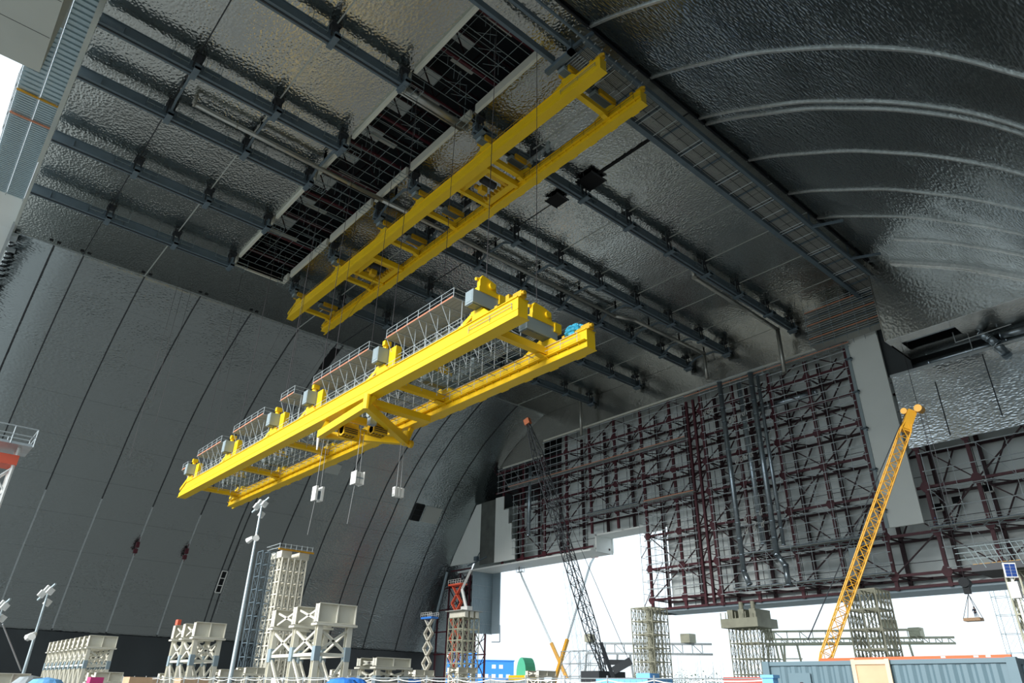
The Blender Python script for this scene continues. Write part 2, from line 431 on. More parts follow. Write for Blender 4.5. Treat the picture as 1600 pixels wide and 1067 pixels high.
duct('air_duct', [(37, 70.2, 83.6), (48.7, 70.2, 83.6)], .18, DUCT, 'thin pipe beside the thick duct crossing the opening')
duct('air_duct', [(146, 136, 84.5), (146, 136, 71.5)], .45, DUCT, 'vertical pale pipe dropping in front of the left part of the end wall')
duct('air_duct', [(112, 69.8, 84.6), (112, 69.8, 82.4), (146, 69.8, 82.0), (146, 69.9, 70.5)], .5, DUCT, 'vertical pale pipe dropping beside the scaffold tower of the end wall')

# ceiling hatches
for (x, y, lb) in ((74.3, 65.0, 'open dark ceiling hatch above the grey beam, larger'), (73.6, 73.0, 'open dark ceiling hatch nearer the upper crane')):
    t = thing('ceiling_hatch', lb, 'hatch', (x, y, 84.5), 'open hatches in the ceiling')
    s = 1.9 if 'larger' in lb else 1.5
    MB().box(x-s, x+s, y-s, y+s, 84.3, 84.42).build('leaf', BLACK, t)
    MB().box(x-s-.1, x+s+.1, y-s-.15, y-s, 84.2, 84.5).box(x-s-.1, x+s+.1, y+s, y+s+.15, 84.2, 84.5).build('frame', DARK, t)
    for sx in (-1, 1): MB().bar((x+sx*s, y, 84.4), (x+sx*s, y, 85), .08, .08).build('hanger', DARK, t)

# ------------------------------------------------------------------ overhead cranes
STN = [48.8, 67.5, 86.0, 98.0, 115.8, 134.2]
def rail_run(b, x, y0, y1, z, h=1.1, step=2.4, r=.035, mids=(.55,)):
    for zz in [h]+[h*m for m in mids]: b.tube((x, y0, z+zz), (x, y1, z+zz), r)
    n = max(1, int(abs(y1-y0)/step))
    for i in range(n+1):
        y = y0+(y1-y0)*i/n; b.tube((x, y, z), (x, y, z+h), r)
def crane(xn, xf, zb, lower, label, H=3.2):
    t = thing('crane_bridge', label, 'crane', (xn, 90, zb))
    y0, y1 = 42.6, 138.4
    for x, near in ((xn, True), (xf, False)):
        mb = MB()
        mb.prism([(y0, zb+.9 if near else zb+.5), (y0+.9, zb), (y1-1.6, zb), (y1, zb+.9), (y1-.9, zb+1.7), (y1-4.2, zb+H), (y0+1.2, zb+H), (y0, zb+H-.8)] if False else
                 [(y0, zb), (y1, zb), (y1, zb+.35*H), (y1-1.7*H, zb+H), (y0, zb+H)], 'x', x, x+1.25)
        g = mb.build('girder', YEL, t)
        MB().box(x-.12, x+1.37, y0-.1, y1+.1, zb-.07, zb).build('flange', YEL, g)
        MB().box(x-.05, x, y0, y1-1.4, zb+.36*H, zb+.39*H).build('edge_strip', YEL, g)
        MB().box(x-.15, x+1.4, y0, y1-1.75*H, zb+H, zb+H+.08).build('flange', YEL, g)
        if not near:
            st = MB(); y = y0+1
            while y < y1: st.prism([(x-.42, zb+.36*H), (x, zb+.36*H), (x, zb+.24*H)], 'y', y, y+.09); y += 1.55
            st.build('bracket_row', YEL, g)
            MB().box(x-.45, x, y0, y1-1, zb+.36*H, zb+.36*H+.05).build('ledge', YEL, g)
            st = MB(); y = y0+1.5
            while y < y1: st.box(x+1.25, x+1.48, y, y+1.3, zb-.11, zb+.04); y += 4.1
            st.build('bolting_plate', YEL, g)
            gr = MB(); rail_run(gr, x-.42, y0+1, y1-2, zb+.38*H, 1.1, 2.4, .03); gr.build('guardrail', SCAF if lower else DARK, g)
            MB().box(x+.1, x+1.0, y0+16, y0+38, zb+H+.08, zb+H+.3).build('cable_tray', BEAM, g)
        else:
            gr = MB(); rail_run(gr, x-.1, y0+.8, y0+7.5, zb+.45*H, .35*H, 2.8, .03, (.5,)); gr.build('hand_rail', SCAFD, g)
            gr = MB(); rail_run(gr, x+.2, y0+9, y1-2*H, zb+H+.08, 1.0, 2.2, .03, (.5, .25)); gr.build('guardrail', SCAF if lower else YELD, g)
    for k, y in enumerate(STN):
        c = MB().box(xn+1.25, xf, y-.4, y+.4, zb+H-.95, zb+H-.1)
        c.prism([(xf-1.3, zb+H-1.1), (xf, zb+H-1.1), (xf, zb+.35*H)], 'y', y-.4, y+.4)
        c.build('cross_tie', YEL, t)
        for x, near in ((xn, True), (xf, False)):
            zt = zb+H
            b = MB()
            # tapered pedestal: sloping leg on the far side, upright box under the carriage
            b.prism([(y-1.0, zt), (y+5.2, zt-.9), (y+1.3, zt+1.35 if not lower else zt+1.5), (y+.9, zt+1.35 if not lower else zt+1.5), (y+1.9, zt+.25), (y+.6, zt+.25), (y+.6, zt+1.2), (y-.9, zt+.9)] if False else
                    [(y-2.0, zt), (y+1.0, zt), (y+1.0, zt+.95+(0 if lower else .35)), (y-.9, zt+.95+(0 if lower else .35))], 'x', x+.05, x+1.15)
            b.bar((x+.3, y+5.0, zt-.4), (x+.3, y+.9, zt+1.25), .22, .5); b.bar((x+1.0, y+5.0, zt-.4), (x+1.0, y+.9, zt+1.25), .22, .5)
            b.box(x+.1, x+1.1, y-.5, y+1.3, zt+.9, zt+(1.4 if near and lower else 1.1))
            if not lower: b.box(x+.1, x+1.1, y-.5, y+1.2, zt+1.2, zt+1.6)
            br = b.build('pedestal', YEL, t)
            z0 = (zt+1.4 if near else zt+1.1) if lower else zt+.55
            hh = 1.55 if lower else .5
            xc0, xc1 = (x-1.2, x+2.7) if near else (x-3.3, x+1.3)
            if lower and near and k > 0: xc0, xc1 = x-.9, x+1.0; hh = 1.9
            if not lower: z0 = zt+1.6; hh = .6
            ca = MB().box(xc0, xc1, y-.65, y+.65, z0, z0+hh).build('carriage', GREY, t)
            MB().box(xc0+.1, xc1-.1, y-.5, y+.5, z0-.1, z0).build('base_plate', BEAM, ca)
            MB().box(xc0-.03, xc0, y-.5, y+.5, z0+hh*.15, z0+hh*.85).build('cover_plate', GREY, ca)
            bo = MB()
            if lower and k == 0:
                bo.box(xc0+.7, xc1-.3, y-.75, y+.35, z0+hh, z0+hh+.55)
                bo.prism([(xc0+.8, z0+hh+.5), (xc1-.9, z0+hh+.5), (xc1-1.0, z0+hh+1.6), (xc1-2.2, z0+hh+1.9), (xc0+1.1, z0+hh+2.0), (xc0+.8, z0+hh+1.4)], 'y', y-.7, y-.2)
                bo.tube((xc1-1.6, y-.95, z0+hh+1.1), (xc1-1.6, y-.1, z0+hh+1.1), .38, 16)
                bo.tube((xc0+1.2, y-.3, z0+hh+1.7), (xc0+.5, y-.3, z0+hh+1.5), .18, 8)
                bo.box(xc1-.6, xc1+.4, y-.9, y-.1, z0+hh*.6, z0+hh+.5)
            elif lower:
                bo.box(xc0+1.0, xc1-.6, y-.6, y+.6, z0+hh, z0+hh+.5); bo.box(xc0+1.6, xc1-1.2, y-.8, y-.2, z0+hh+.4, z0+hh+1.0)
            else:
                bo.box(xc0+.6, xc1-.5, y-1.1, y-.7, z0, z0+.9); bo.box(xc0+.6, xc1-.5, y+.7, y+1.1, z0, z0+.9)
            bg = bo.build('bogie', YEL if lower else YELD, ca)
            w = MB()
            for q in range(3):
                xx = xc0+.9+q*(xc1-xc0-1.6)/2
                if lower: w.tube((xx, y+.36, z0+hh+.3), (xx, y+.62, z0+hh+.3), .28, 12)
                else: w.tube((xx, y+.45, z0+.66), (xx, y+.7, z0+.66), .2, 12)
            w.build('wheel', DARK, bg)
            if near and lower and k > 0: MB().box(x+.55, x+1.3, y-2.3, y-.75, zt, zt+3.3).build('upright', YEL, t)
            if False:
                cb = MB().box(x-1.5, x-.6, y-1.2, y+.4, zt+.6, zt+2.4).build('control_cabinet', GREY, t)
                for q in range(2): MB().box(x-1.53, x-1.5, y-1.05+q*.75, y-.45+q*.75, zt+.8, zt+2.2).build('cabinet_vent', BEAM, cb)
        # inner walkway brackets
    # end machinery blocks
    for x in (xn, xf):
        b = MB().box(x+.1, x+.8, y0-.3, y0+.9, zb+H+.08, zb+H+.7).tube((x+.3, y0-.6, zb+H+.4), (x+.3, y0+1.8, zb+H+.4), .2, 10).box(x+.2, x+1.2, y0+1.6, y0+2.1, zb+H, zb+H+1.1)
        MB().box(x+.2, x+.7, y0+3.4, y0+3.8, zb+H, zb+H+.6).build('limit_switch', YELD, t)
        b.build('end_drive', YELD, t)
        b = MB().box(x+.2, x+1.05, y1-.05, y1+.3, zb+.15, zb+.85).tube((x+.5, y1+.2, zb+1.0), (x+.5, y1-.5, zb+1.6), .2, 8)
        b.build('buffer', YELD, t)
    return t
cr1 = crane(51.6, 60.2, 77.0, False, 'upper yellow double girder overhead crane hanging under the ceiling', 2.1)
cr2 = crane(37.5, 47.0, 33.4, True, 'lower bright yellow double girder crane hanging on ropes with scaffolding', 2.05)
# insulator rack on both far girders
for (x, z, c) in ((60.2, 80.3, cr1), (47.0, 36.7, cr2)):
    mb = MB()
    for i in range(4): mb.box(x-.2, x+.15, 62.6+i*.9, 62.95+i*.9, z, z+1.0)
    mb.box(x-.2, x+.2, 61.2, 61.9, z, z+2.0); mb.box(x-.2, x+.2, 66.6, 67.1, z, z+1.4)
    mb.build('cable_holder', GREY, c)
    mb = MB()
    for i in range(5): mb.tube((x-.3, 50, z+.25+i*.2), (x-.3, 84, z+.25+i*.2), .03)
    mb.build('conductor_line', SCAF, c)

# trolleys of the upper crane
def up_trolley(yc, label):
    t = thing('crane_trolley', label, 'trolley', (56, yc, 77), 'trolleys under the upper crane')
    for s in (-1, 1):
        MB().box(52.9, 60.1, yc+s*3.6-.35, yc+s*3.6+.35, 77.2, 78.3).build('cross_beam', YEL, t)
        g = MB()
        for z in (78.8, 79.3): g.tube((53, yc+s*4.1, z), (60, yc+s*4.1, z), .04)
        for i in range(6): g.tube((53+i*1.4, yc+s*4.1, 78.3), (53+i*1.4, yc+s*4.1, 79.3), .04)
        g.build('guardrail', SCAFD, t)
    MB().box(53.2, 54.2, yc-3.3, yc+3.3, 77.4, 78.2).build('side_beam', YEL, t)
    MB().box(58.6, 59.8, yc-3.3, yc+3.3, 77.4, 78.2).build('side_beam', YEL, t)
    for i in range(7): MB().box(57.9+(i % 2)*.1, 58.6, yc-2.9+i*.9, yc-2.6+i*.9, 77.3, 78.0).build('rib_plate', YELD, t)
    MB().tube((54.6, yc-.8, 77.8), (57.4, yc-.8, 77.8), .65, 16).build('rope_drum', DARK, t)
    MB().tube((55, yc+1.4, 77.9), (56.8, yc+1.4, 77.9), .4, 12).build('motor', YELD, t)
    MB().box(55.2, 56.4, yc-.2, yc+.9, 76.2, 77.4).build('hook_block', YELD, t)
    MB().box(54.3, 58.5, yc-3.2, yc-2.2, 77.5, 77.7).build('floor_plate', YELD, t)
    mb = MB()
    for i in range(5): mb.tube((53.4, yc+2+i*.28, 77.3), (53.4, yc+2+i*.28, 75.4), .03)
    mb.build('hanging_cable', YELD, t)
up_trolley(72.5, 'yellow trolley with rope drum between the upper girders, nearer the right end')
up_trolley(107.5, 'yellow trolley with rope drum between the upper girders, nearer the left end')
mb = MB(); mb.tube((56, 106, 76.4), (56, 106, 76.5), .1, 8)

# lower trolley: triangular frame slung under the girders
t = thing('crane_trolley', 'yellow triangular trolley frame slung under the lower crane', 'trolley', (41, 75.5, 31.3))
A, B_, C_ = Vector((37.2, 69.3, 31.9)), Vector((37.4, 81.2, 31.3)), Vector((46.9, 75.4, 31.2))
for p, q, h in ((A, B_, .95), (A, C_, 1.0), (B_, C_, .8)):
    MB().bar(p, q, .75, h).build('frame_beam', YEL, t)
for p in (A, C_): MB().tube(p+Vector((0,0,-.5)), p+Vector((0,0,1.4)), .45, 12).build('pivot', YEL, t)
MB().bar(B_, (38.1, 81.0, 33.3), .4, .5).build('strut', YEL, t)
MB().bar(A, (38.1, 69.3, 33.3), .5, .6).build('strut', YEL, t)
MB().bar(C_, (47.6, 75.4, 33.2), .5, .6).build('strut', YEL, t)
MB().box(38.2, 46.8, 69.8, 71.0, 32.5, 33.3).build('cross_beam', YEL, t)
MB().box(38.2, 46.8, 76.5, 77.2, 32.5, 33.3).build('cross_beam', YEL, t)
for (x, y) in ((39.0, 76.6), (41.5, 73.6)):
    w = MB().tube((x-.9, y, 31.0), (x+.9, y, 31.0), .55, 14).build('winch_drum', DARK, t)
    fr = MB()
    for k in range(5): fr.tube((x-.9+k*.45, y, 30.95), (x-.85+k*.45, y, 30.95), .72, 12)
    fr.box(x-1, x+1, y-.8, y-.6, 30.3, 31.9); fr.box(x-1, x+1, y+.6, y+.8, 30.3, 31.9)
    fr.build('winch_frame', YELD, t)
    g = MB()
    for z in (30.6, 30.85, 31.1): g.tube((x-.9, y-.85, z), (x+.9, y-.85, z), .05)
    g.build('grille', DARK, t)
MB().box(39.4, 40.3, 71.9, 72.7, 30.9, 32.2).build('sheave_block', GREY, t)
MB().tube((39.2, 72.3, 32.3), (40.6, 72.3, 32.3), .5, 14).build('sheave', GREY, t)
MB().box(39.3, 41.5, 77.9, 78.2, 30.5, 31.6).build('side_plate', YEL, t)
MB().tube(B_+Vector((0,.3,-.2)), B_+Vector((0,.2,-2.0)), .22, 7, .1).build('white_wrap', WHT, t)
# small loops at the far corner
MB().tube(C_+Vector((.2,-.6,-.4)), C_+Vector((.6,-.6,-.4)), .5, 14).build('end_sheave', YELD, t)

# blue tarp bundle
me = bpy.data.meshes.new('tarp_bundle'); bm = bmesh.new(); bmesh.ops.create_icosphere(bm, subdivisions=4, radius=1)
for v in bm.verts:
    n = v.co.copy(); f = 1+.22*math.sin(7*n.x+3*n.z)*math.cos(6*n.y)+.12*math.sin(15*n.z+9*n.x)
    v.co = Vector((n.x*.75*f, n.y*1.15*f, n.z*.72*f))
bm.to_mesh(me); bm.free(); me.materials.append(TARP)
o = bpy.data.objects.new('tarp_bundle', me); COL.objects.link(o); o.location = (47.6, 44.9, 36.2)
tag(o, 'crumpled turquoise tarp wrapped round machinery on the far girder end', 'tarp')

# scaffold platforms on the near girder of the lower crane
def platform(ya, yb, label, zd=39.75, xa=37.2, xb=41.2, posts=True):
    t = thing('scaffold', label, 'scaffold', (xa, (ya+yb)/2, 36.7), 'scaffold platforms on the lower crane')
    n = max(1, round((yb-ya)/2.45)); ys = [ya+(yb-ya)*i/n for i in range(n+1)]
    for i in range(n):
        mb = MB()
        for j in range(int((xb-xa)/.52)): mb.box(xa+j*.52, xa+j*.52+.48, ys[i]+.02, ys[i+1]-.02, zd, zd+.06)
        mb.build('deck_panel', DECK, t)
    MB().box(xa-.05, xa, ya, yb, zd+.02, zd+.2).build('toe_board', TOE, t)
    for i, y in enumerate(ys):
        MB().tube((xa-.03, y, zd-.1), (xa-.03, y, zd+1.15), .045).build('rail_post', SCAF, t)
        MB().tube((xa+1.2, y, 35.6), (xa+1.2, y, zd), .045).build('standard', SCAF, t)
        MB().tube((xb, y, 35.6), (xb, y, zd+1.15), .045).build('standard', SCAF, t)
        MB().tube((xa-.2, y, zd-.05), (xb+.1, y, zd-.05), .045).build('transom', SCAF, t)
        if i < n:
            MB().tube((xa+1.2, y, 35.7), (xa+1.2, ys[i+1], 37.6), .035).build('brace', SCAF, t)
            MB().tube((xa+1.2, ys[i+1], 37.6), (xa+.1, ys[i+1], zd-.1), .035).build('brace', SCAF, t)
            MB().tube((xb, y, 37.0), (xb, ys[i+1], zd-.2), .035).build('brace', SCAF, t)
            MB().tube((xa+1.2, y, 36.0), (xb, y+.4, zd-.2), .03).build('brace', SCAF, t)
    for z in (zd+.6, zd+1.15):
        MB().tube((xa-.03, ya, z), (xa-.03, yb, z), .035).build('guardrail', SCAF, t)
        MB().tube((xb, ya, z), (xb, yb, z), .035).build('guardrail', SCAF, t)
        MB().tube((xa, ya, z), (xb, ya, z), .035).build('guardrail', SCAF, t)
        MB().tube((xa, yb, z), (xb, yb, z), .035).build('guardrail', SCAF, t)
    for z in (36.5, 37.6):
        for x in (xa+1.2, xb): MB().tube((x, ya, z), (x, yb, z), .035).build('ledger', SCAF, t)
platform(52.8, 66.3, 'longest scaffold platform on the lower crane, beside its right end')
platform(70.4, 85.4, 'long scaffold platform in the middle of the lower crane')
platform(91.5, 96.0, 'short raised scaffold platform left of the middle of the lower crane', 40.3)
platform(102.0, 114.2, 'scaffold platform on the lower crane, third long one from its right end', 39.9)
platform(119.5, 131.0, 'scaffold platform on the lower crane, last long one toward its left end', 39.6)
platform(136.0, 138.6, 'tiny scaffold stub at the left tip of the lower crane', 38.6, 37.2, 39.2)
# lattice of tubes between the two girders
for (ya, yb, w) in ((50.5, 66, 'right end bay'), (69, 84.5, 'second bay from the right'), (87.5, 96.5, 'short middle bay'), (99.5, 114.3, 'fourth bay from the right'), (117.5, 132.5, 'left end bay')):
    t = thing('scaffold', 'dense tube scaffold between the lower crane girders, ' + w, 'scaffold', (42.5, (ya+yb)/2, 35), 'scaffolds between the lower girders')
    n = max(2, round((yb-ya)/2.2)); ys = [ya+(yb-ya)*i/n for i in range(n+1)]
    st = Cap('standard', SCAF, t); le = Cap('ledger', SCAFD, t); brc = Cap('brace', SCAF, t)
    for i, y in enumerate(ys):
        for x in (40.4, 42.6, 44.9):
            st.put(lambda b, x=x, y=y: b.tube((x, y, 34.4), (x, y, 40.2), .045))
        for z in (34.8, 36.9, 38.9): le.put(lambda b, y=y, z=z: b.tube((38.9, y, z), (46.9, y, z), .04))
        if i < n:
            y2 = ys[i+1]
            brc.put(lambda b, y=y, y2=y2: b.tube((40.4, y, 34.8), (42.6, y2, 36.9), .035))
            brc.put(lambda b, y=y, y2=y2: b.tube((44.9, y, 36.9), (42.6, y2, 38.9), .035))
            brc.put(lambda b, y=y, y2=y2: b.tube((42.6, y, 34.8), (42.6, y2, 38.9), .035))
            mb = MB()
            for j in range(5): mb.box(40.5+j*.9, 41.3+j*.9, y+.03, y2-.03, 38.95, 39.0)
            if i % 3 != 2: mb.build('deck_panel', DECK, t)
    for x in (40.4, 42.6, 44.9):
        for z in (34.8, 35.8, 36.9, 38.9, 39.8): le.put(lambda b, x=x, z=z: b.tube((x, ya, z), (x, yb, z), .035))
    st.end(); le.end(); brc.end()

# hoisting ropes
def rope(name, a, b, r, label, m=CABLE, grp='hoisting ropes of the lower crane', cat='rope'):
    return tag(MB().tube(a, b, r, 5).build(name, m), label, cat, grp)
nm = ['right end', 'second', 'third', 'fourth', 'fifth', 'left end']
for k, y in enumerate(STN):
    for x, w in ((38.6, 'near'), (45.9, 'far')):
        if k == 5 and w == 'far': continue
        rope('hoisting_rope', (x, y+.2, 38.0), (x, y+.2, 81.4 if y > 50 else 81.0), .045, 'dark hoisting rope to the %s girder of the lower crane at its %s carriage' % (w, nm[k]))
rope('hoisting_rope', (56.0, 106.4, 76), (53.5, 160, 40), .03, 'thin slack rope in front of the left wall, nearer the cranes', CABLE)
rope('hoisting_rope', (48.5, 118.5, 84.5), (41, 128, 44), .03, 'thin rope slanting from the opening to the left of the lower crane', CABLE)

# hook blocks under the lower trolley
def hook(name, x, y, z, s, ztop, label, tail=0):
    t = thing(name, label, 'hook block', (x, y, z), 'white hook blocks below the lower crane')
    if s == 3:
        for i in range(3): MB().box(x-.18+i*.5-.5, x+.18+i*.5-.5, y-.3, y+.3, z-.6, z+.6).build('plate', WHT, t)
        for i in (-.35, .35): MB().tube((x-.8, y, z+i), (x+.8, y, z+i), .13, 8).build('axle', WHT, t)
    elif s == 2:
        MB().box(x-.6, x-.5, y-.8, y+.5, z-.8, z+.8).build('side_plate', WHT, t)
        MB().box(x+.5, x+.6, y-.8, y+.5, z-.8, z+.8).build('side_plate', WHT, t)
        for i in range(2):
            for j in range(2): MB().box(x-.45+i*.5, x-.05+i*.5, y-.7, y+.3, z-.75+j*.8, z-.1+j*.8).build('sheave', WHT, t)
        MB().box(x-.5, x+.5, y-.75, y+.45, z-.1, z+.02).build('spacer', GREY, t)
    else:
        MB().box(x-.55, x-.25, y-.6, y+.5, z-.9, z+.9).build('side_plate', WHT, t)
        MB().box(x+.25, x+.55, y-.6, y+.5, z-.9, z+.9).build('side_plate', WHT, t)
        MB().box(x-.25, x+.25, y-.3, y+.3, z-.6, z+.35).build('shackle', BEAM, t)
        MB().tube((x-.6, y-.1, z-.2), (x+.6, y-.1, z-.2), .2, 10).build('pin', WHT, t)
    for i in (-.3, .3): MB().tube((x+i, y, z+.6), (x+i*.8, y, ztop), .035, 5).build('rope', PALECAB, t)
    if tail: MB().tube((x-.2, y, z-.7), (x-.35, y+.4, z-tail), .03, 5).build('tag_line', PALECAB, t)
hook('hook_block', 38.0, 80.6, 23.5, 1, 30.9, 'white hook block hanging furthest left below the lower crane', 5)
hook('hook_block', 40.4, 75.4, 24.9, 2, 30.9, 'white box shaped hook block hanging below the middle of the trolley', 5.5)
hook('hook_block', 46.2, 75.0, 24.2, 3, 30.8, 'small white triple plate block hanging right of the other two')

# ------------------------------------------------------------------ features of the left wall
def on_shell(x, s0, s1, w, m, label, name, cat, lift=.12, fr=None, kind=None, grp=None):
    """plate lying on the curved wall between heights s0..s1 and x..x+w"""
    def y_at(z):
        for (a, b) in zip(PR, PR[1:]):
            if b[1] <= z <= a[1]: return a[0]+(b[0]-a[0])*(a[1]-z)/(a[1]-b[1])
    ya, yb = y_at(s0), y_at(s1)
    d = Vector((0, yb-ya, s1-s0)).normalized(); n = Vector((0, -d.z, d.y));
    if n.y > 0: n = -n
    P = [Vector((x, ya, s0)), Vector((x+w, ya, s0)), Vector((x+w, yb, s1)), Vector((x, yb, s1))]
    mb = MB(); mb.add([p+n*lift for p in P]+[p-n*.05 for p in P], [(0,1,2,3),(4,7,6,5),(0,4,5,1),(1,5,6,2),(2,6,7,3),(3,7,4,0)])
    o = mb.build(name, m)
    if label: tag(o, label, cat, grp)
    if fr:
        f = MB()
        for p, q in zip(P, P[1:]+P[:1]): f.bar(p+n*.2, q+n*.2, .25, .25)
        for k in (1, 2): f.bar(P[0].lerp(P[3], k/3)+n*.2, P[1].lerp(P[2], k/3)+n*.2, .18, .18)
        f.build('frame', fr, o)
    return o
on_shell(91.0, 60.2, 62.8, 4.6, PATCH, 'square pale grey panel on the left wall behind the lower crane', 'wall_panel', 'panel', .14)
on_shell(126.5, 52.6, 57.3, 3.4, BLACK, 'black framed hatch high in the left wall near the end wall', 'wall_hatch', 'hatch', .12, DARK)
on_shell(130.6, 52.6, 57.3, 6.6, PATCH, 'pale grey panel right of the black hatch', 'wall_panel', 'panel', .13)
o = on_shell(73.4, 26.0, 31.6, 1.5, BLACK, 'tall black opening with white frame low in the left wall', 'wall_hatch', 'hatch', .14, WHT)
t = thing('wall_ladder', 'thin white rungs climbing the left wall beside the black opening', 'ladder', (77.5, 209, 20))
lp = [(214.3, 20.5), (210.6, 29.5), (205.5, 38.5)]
for a, b in zip(lp, lp[1:]):
    for x in (75.3,): MB().tube((x, a[0]-.5, a[1]), (x, b[0]-.5, b[1]), .07).build('stile', PALECAB, t)
for i in range(26):
    f = i/25*2; a, b = (lp[0], lp[1]) if f < 1 else (lp[1], lp[2]); f = f % 1 if f < 2 else 1
    y = a[0]+(b[0]-a[0])*f-.5; z = a[1]+(b[1]-a[1])*f; MB().tube((75.3, y, z), (76.2, y, z), .05).build('rung', GALV, t)
for x, z, lb in ((48.9, 34.4, 'dark red cradle on the left wall, nearer the left edge'), (61.6, 34.4, 'dark red cradle on the left wall, right of the other')):
    t = thing('access_cradle', lb, 'cradle', (x, 207.8, z), 'red cradles on the left wall')
    MB().box(x-.45, x+.45, 207.0, 208.0, z-1.4, z-.3).build('basket', REDL if 0 else RED, t)
    MB().box(x-.4, x+.4, 206.4, 207.4, z, z+1.4).build('basket', RED, t)
    MB().tube((x, 207.4, z-2), (x, 206.2, z+2.6), .1).build('rail', RED, t)
def wall_y(z):
    for (a, b) in zip(PR, PR[1:]):
        if b[1] <= z <= a[1]: return a[0]+(b[0]-a[0])*(a[1]-z)/(a[1]-b[1])
for i, (x, z) in enumerate(((5.2, 84.0), (6.6, 83.9), (11.0, 84.0), (12.4, 83.9), (23.4, 84.0), (24.9, 83.9), (36.1, 84.0), (37.5, 83.9), (48.5, 84), (49.9, 83.9))):
    y = 154.8
    tag(MB().box(x-.35, x+.35, y-.35, y+.35, 84.88, 85.0).build('vent', BLACK), 'small black square vent beside a ceiling joint at the left crease', 'vent', 'small vents along the ceiling crease')
for (x, z, lb) in ((2.0, 66, 'small dark bracket on the left edge of the curved wall'),):
    tag(MB().box(x, x+.5, wall_y(z)-.5, wall_y(z), z-.3, z+.3).build('bracket', DARK), lb, 'bracket')
# oval dark slot near the crease
mb = MB()
for i in range(8):
    a = PR[0]
y0, y1 = 158.2, 166.5
on_shell(73.0, 80.4, 84.2, 2.0, BLACK, 'black slot in the left wall just below the ceiling crease', 'wall_slot', 'slot', .16)
# faint ropes hanging before the left wall
for i, (x, y, za, zb_) in enumerate(((30, 150, 84, 42), (31.5, 151, 84, 55), (33, 150, 84, 50), (45, 150, 84, 46))):
    rope('hanging_rope', (x, y, za), (x, y, zb_), .035, 'thin dark rope hanging from the ceiling in front of the left wall', CABLE, 'ropes in front of the left wall')

# ------------------------------------------------------------------ near end of the shell (upper left)
t = thing('roof_deck', 'ribbed galvanised underside of the outer roof at the upper left edge', 'deck', (-5, 115, 87))
for k, (x0, x1) in enumerate(((-4.6, -1.9), (-7.8, -4.8))):
    mb = MB(); y = 84.0 if k == 0 else 96.0
    while y < 146:
        big = y < 113
        p = 1.15 if big else .62
        mb.box(x0, x1, y, y+p*.62, 86.6, 86.9); mb.box(x0, x1, y+p*.62, y+p, 86.9, 87.0); y += p
    mb.build('ribbed_sheet', RIBBED, t)
MB().box(-8, -4.8, 55, 95.9, 86.8, 87.1).box(-4.6, -1.9, 55, 84, 86.8, 87.1).build('plain_sheet', CONC, t)
for x in (-1.85, -4.7, -7.9):
    MB().tube((x, 84, 86.3), (x, 146, 86.3), .07).build('edge_tube', GALV, t)
for y in (113, 119.6):
    MB().box(-7.8, -1.8, y, y+.22, 86.2, 86.5).build('toe_board', TOE if y > 115 else ORM, t)
g = MB()
for y in range(107, 124, 4): g.tube((-7.9, y, 84.6), (-7.9, y, 86.6), .05); g.tube((-2.2, y, 84.9), (-2.2, y+2, 86.6), .05)
g.tube((-7.9, 107, 84.8), (-7.9, 123, 84.8), .05); g.build('guardrail', GALV, t)
struct('trim_101', MB().box(-1.9, -1.2, 60, 128, 84.5, 87), CONC); struct('trim_102', MB().box(-1.7, -1.15, 128, 157, 84.7, 86.6), CONC)
struct('trim_103', MB().box(-1.8, -1.2, 43.5, 60, 84.5, 87), CONC)
o = struct('ceiling_outer_box', MB().box(-30, -4.6, 30, 86.3, 70, 84), CONC, 'large pale panelled box at the upper left corner')
for i in range(8): struct('trim_%d' % (110+i), MB().box(-29.9, -4.7, 34+i*6.5, 34.06+i*6.5, 69.97, 70), DARK)
# beam between box and deck
struct('beam_near_end', MB().bar((-4.3, 60, 86), (-6.2, 106, 86), .5, 1.2), BEAM)
# curved outer skin seen beyond the edge of the left wall
def outer_skin(x0, x1, zlo, zhi, m, name, off=1.5):
    mb = MB(); pts = [(146, 87)]+[(y+off, z+off) for (y, z) in PR if zlo <= z <= zhi]; n = len(pts)
    for x in (x0, x1):
        for (y, z) in pts: mb.v.append((x, y, z))
    for k in range(n-1): mb.f.append((k, k+1, n+k+1, n+k)); mb.mi.append(0)
    o = struct(name, mb, m); orient_in(o); solid(o, -.2); return o
outer_skin(-9.5, -1.25, 60, 86, LINT, 'wall_outer_left', .5)
for i, z in enumerate((84.2, 79.5)):
    pass
t = thing('edge_bracket', 'pale blue steel bracket at the jagged left edge of the curved wall', 'bracket', (-1.5, 158, 84))
MB().bar((-1.7, 153.0, 85.0), (-1.9, 171, 76.8), .5, .5).build('rail', GALV, t)
MB().box(-1.9, -.3, 156, 158.6, 83.6, 84.4).build('plate', GALV, t)
MB().box(-1.6, .2, 160.2, 160.8, 82.3, 83.0).build('arm', GALV, t)
random.seed(3)
mb = MB(); y, z = 157, 84.5
for i, (ya, za) in enumerate(PR[:5]):
    yb, zb2 = PR[i+1]
    for k in range(5):
        y = ya+(yb-ya)*k/5; z = za+(zb2-za)*k/5; w = random.uniform(.2, 1.3)
        mb.bar((-1.3, y, z-.15), (-1.3+w, y, z-.15), random.uniform(.5, 1.1), .12)
tag(mb.build('torn_edge', DARK), 'ragged dark unfinished edge of the curved left wall cladding', 'edge', None, 'stuff')

# ------------------------------------------------------------------ far end wall
XB = 159.0
ZC = [69.6, 62.7, 55.8, 48.1, 39.6, 31.1, 23.6]
YP = [187, 177, 167, 157, 147, 137.2, 127.2, 117.2, 107, 96.8, 87, 76.6, 67, 57.2, 47.6, 38.5, 28.5, 18.5]
def arch_y(z):  # y of the left shell at height z
    return wall_y(z) if z < 85 else 156.5
struct('ceiling_end_strip', MB().box(XE, 160, 40, 160, 85.0, 85.5), FOUND)
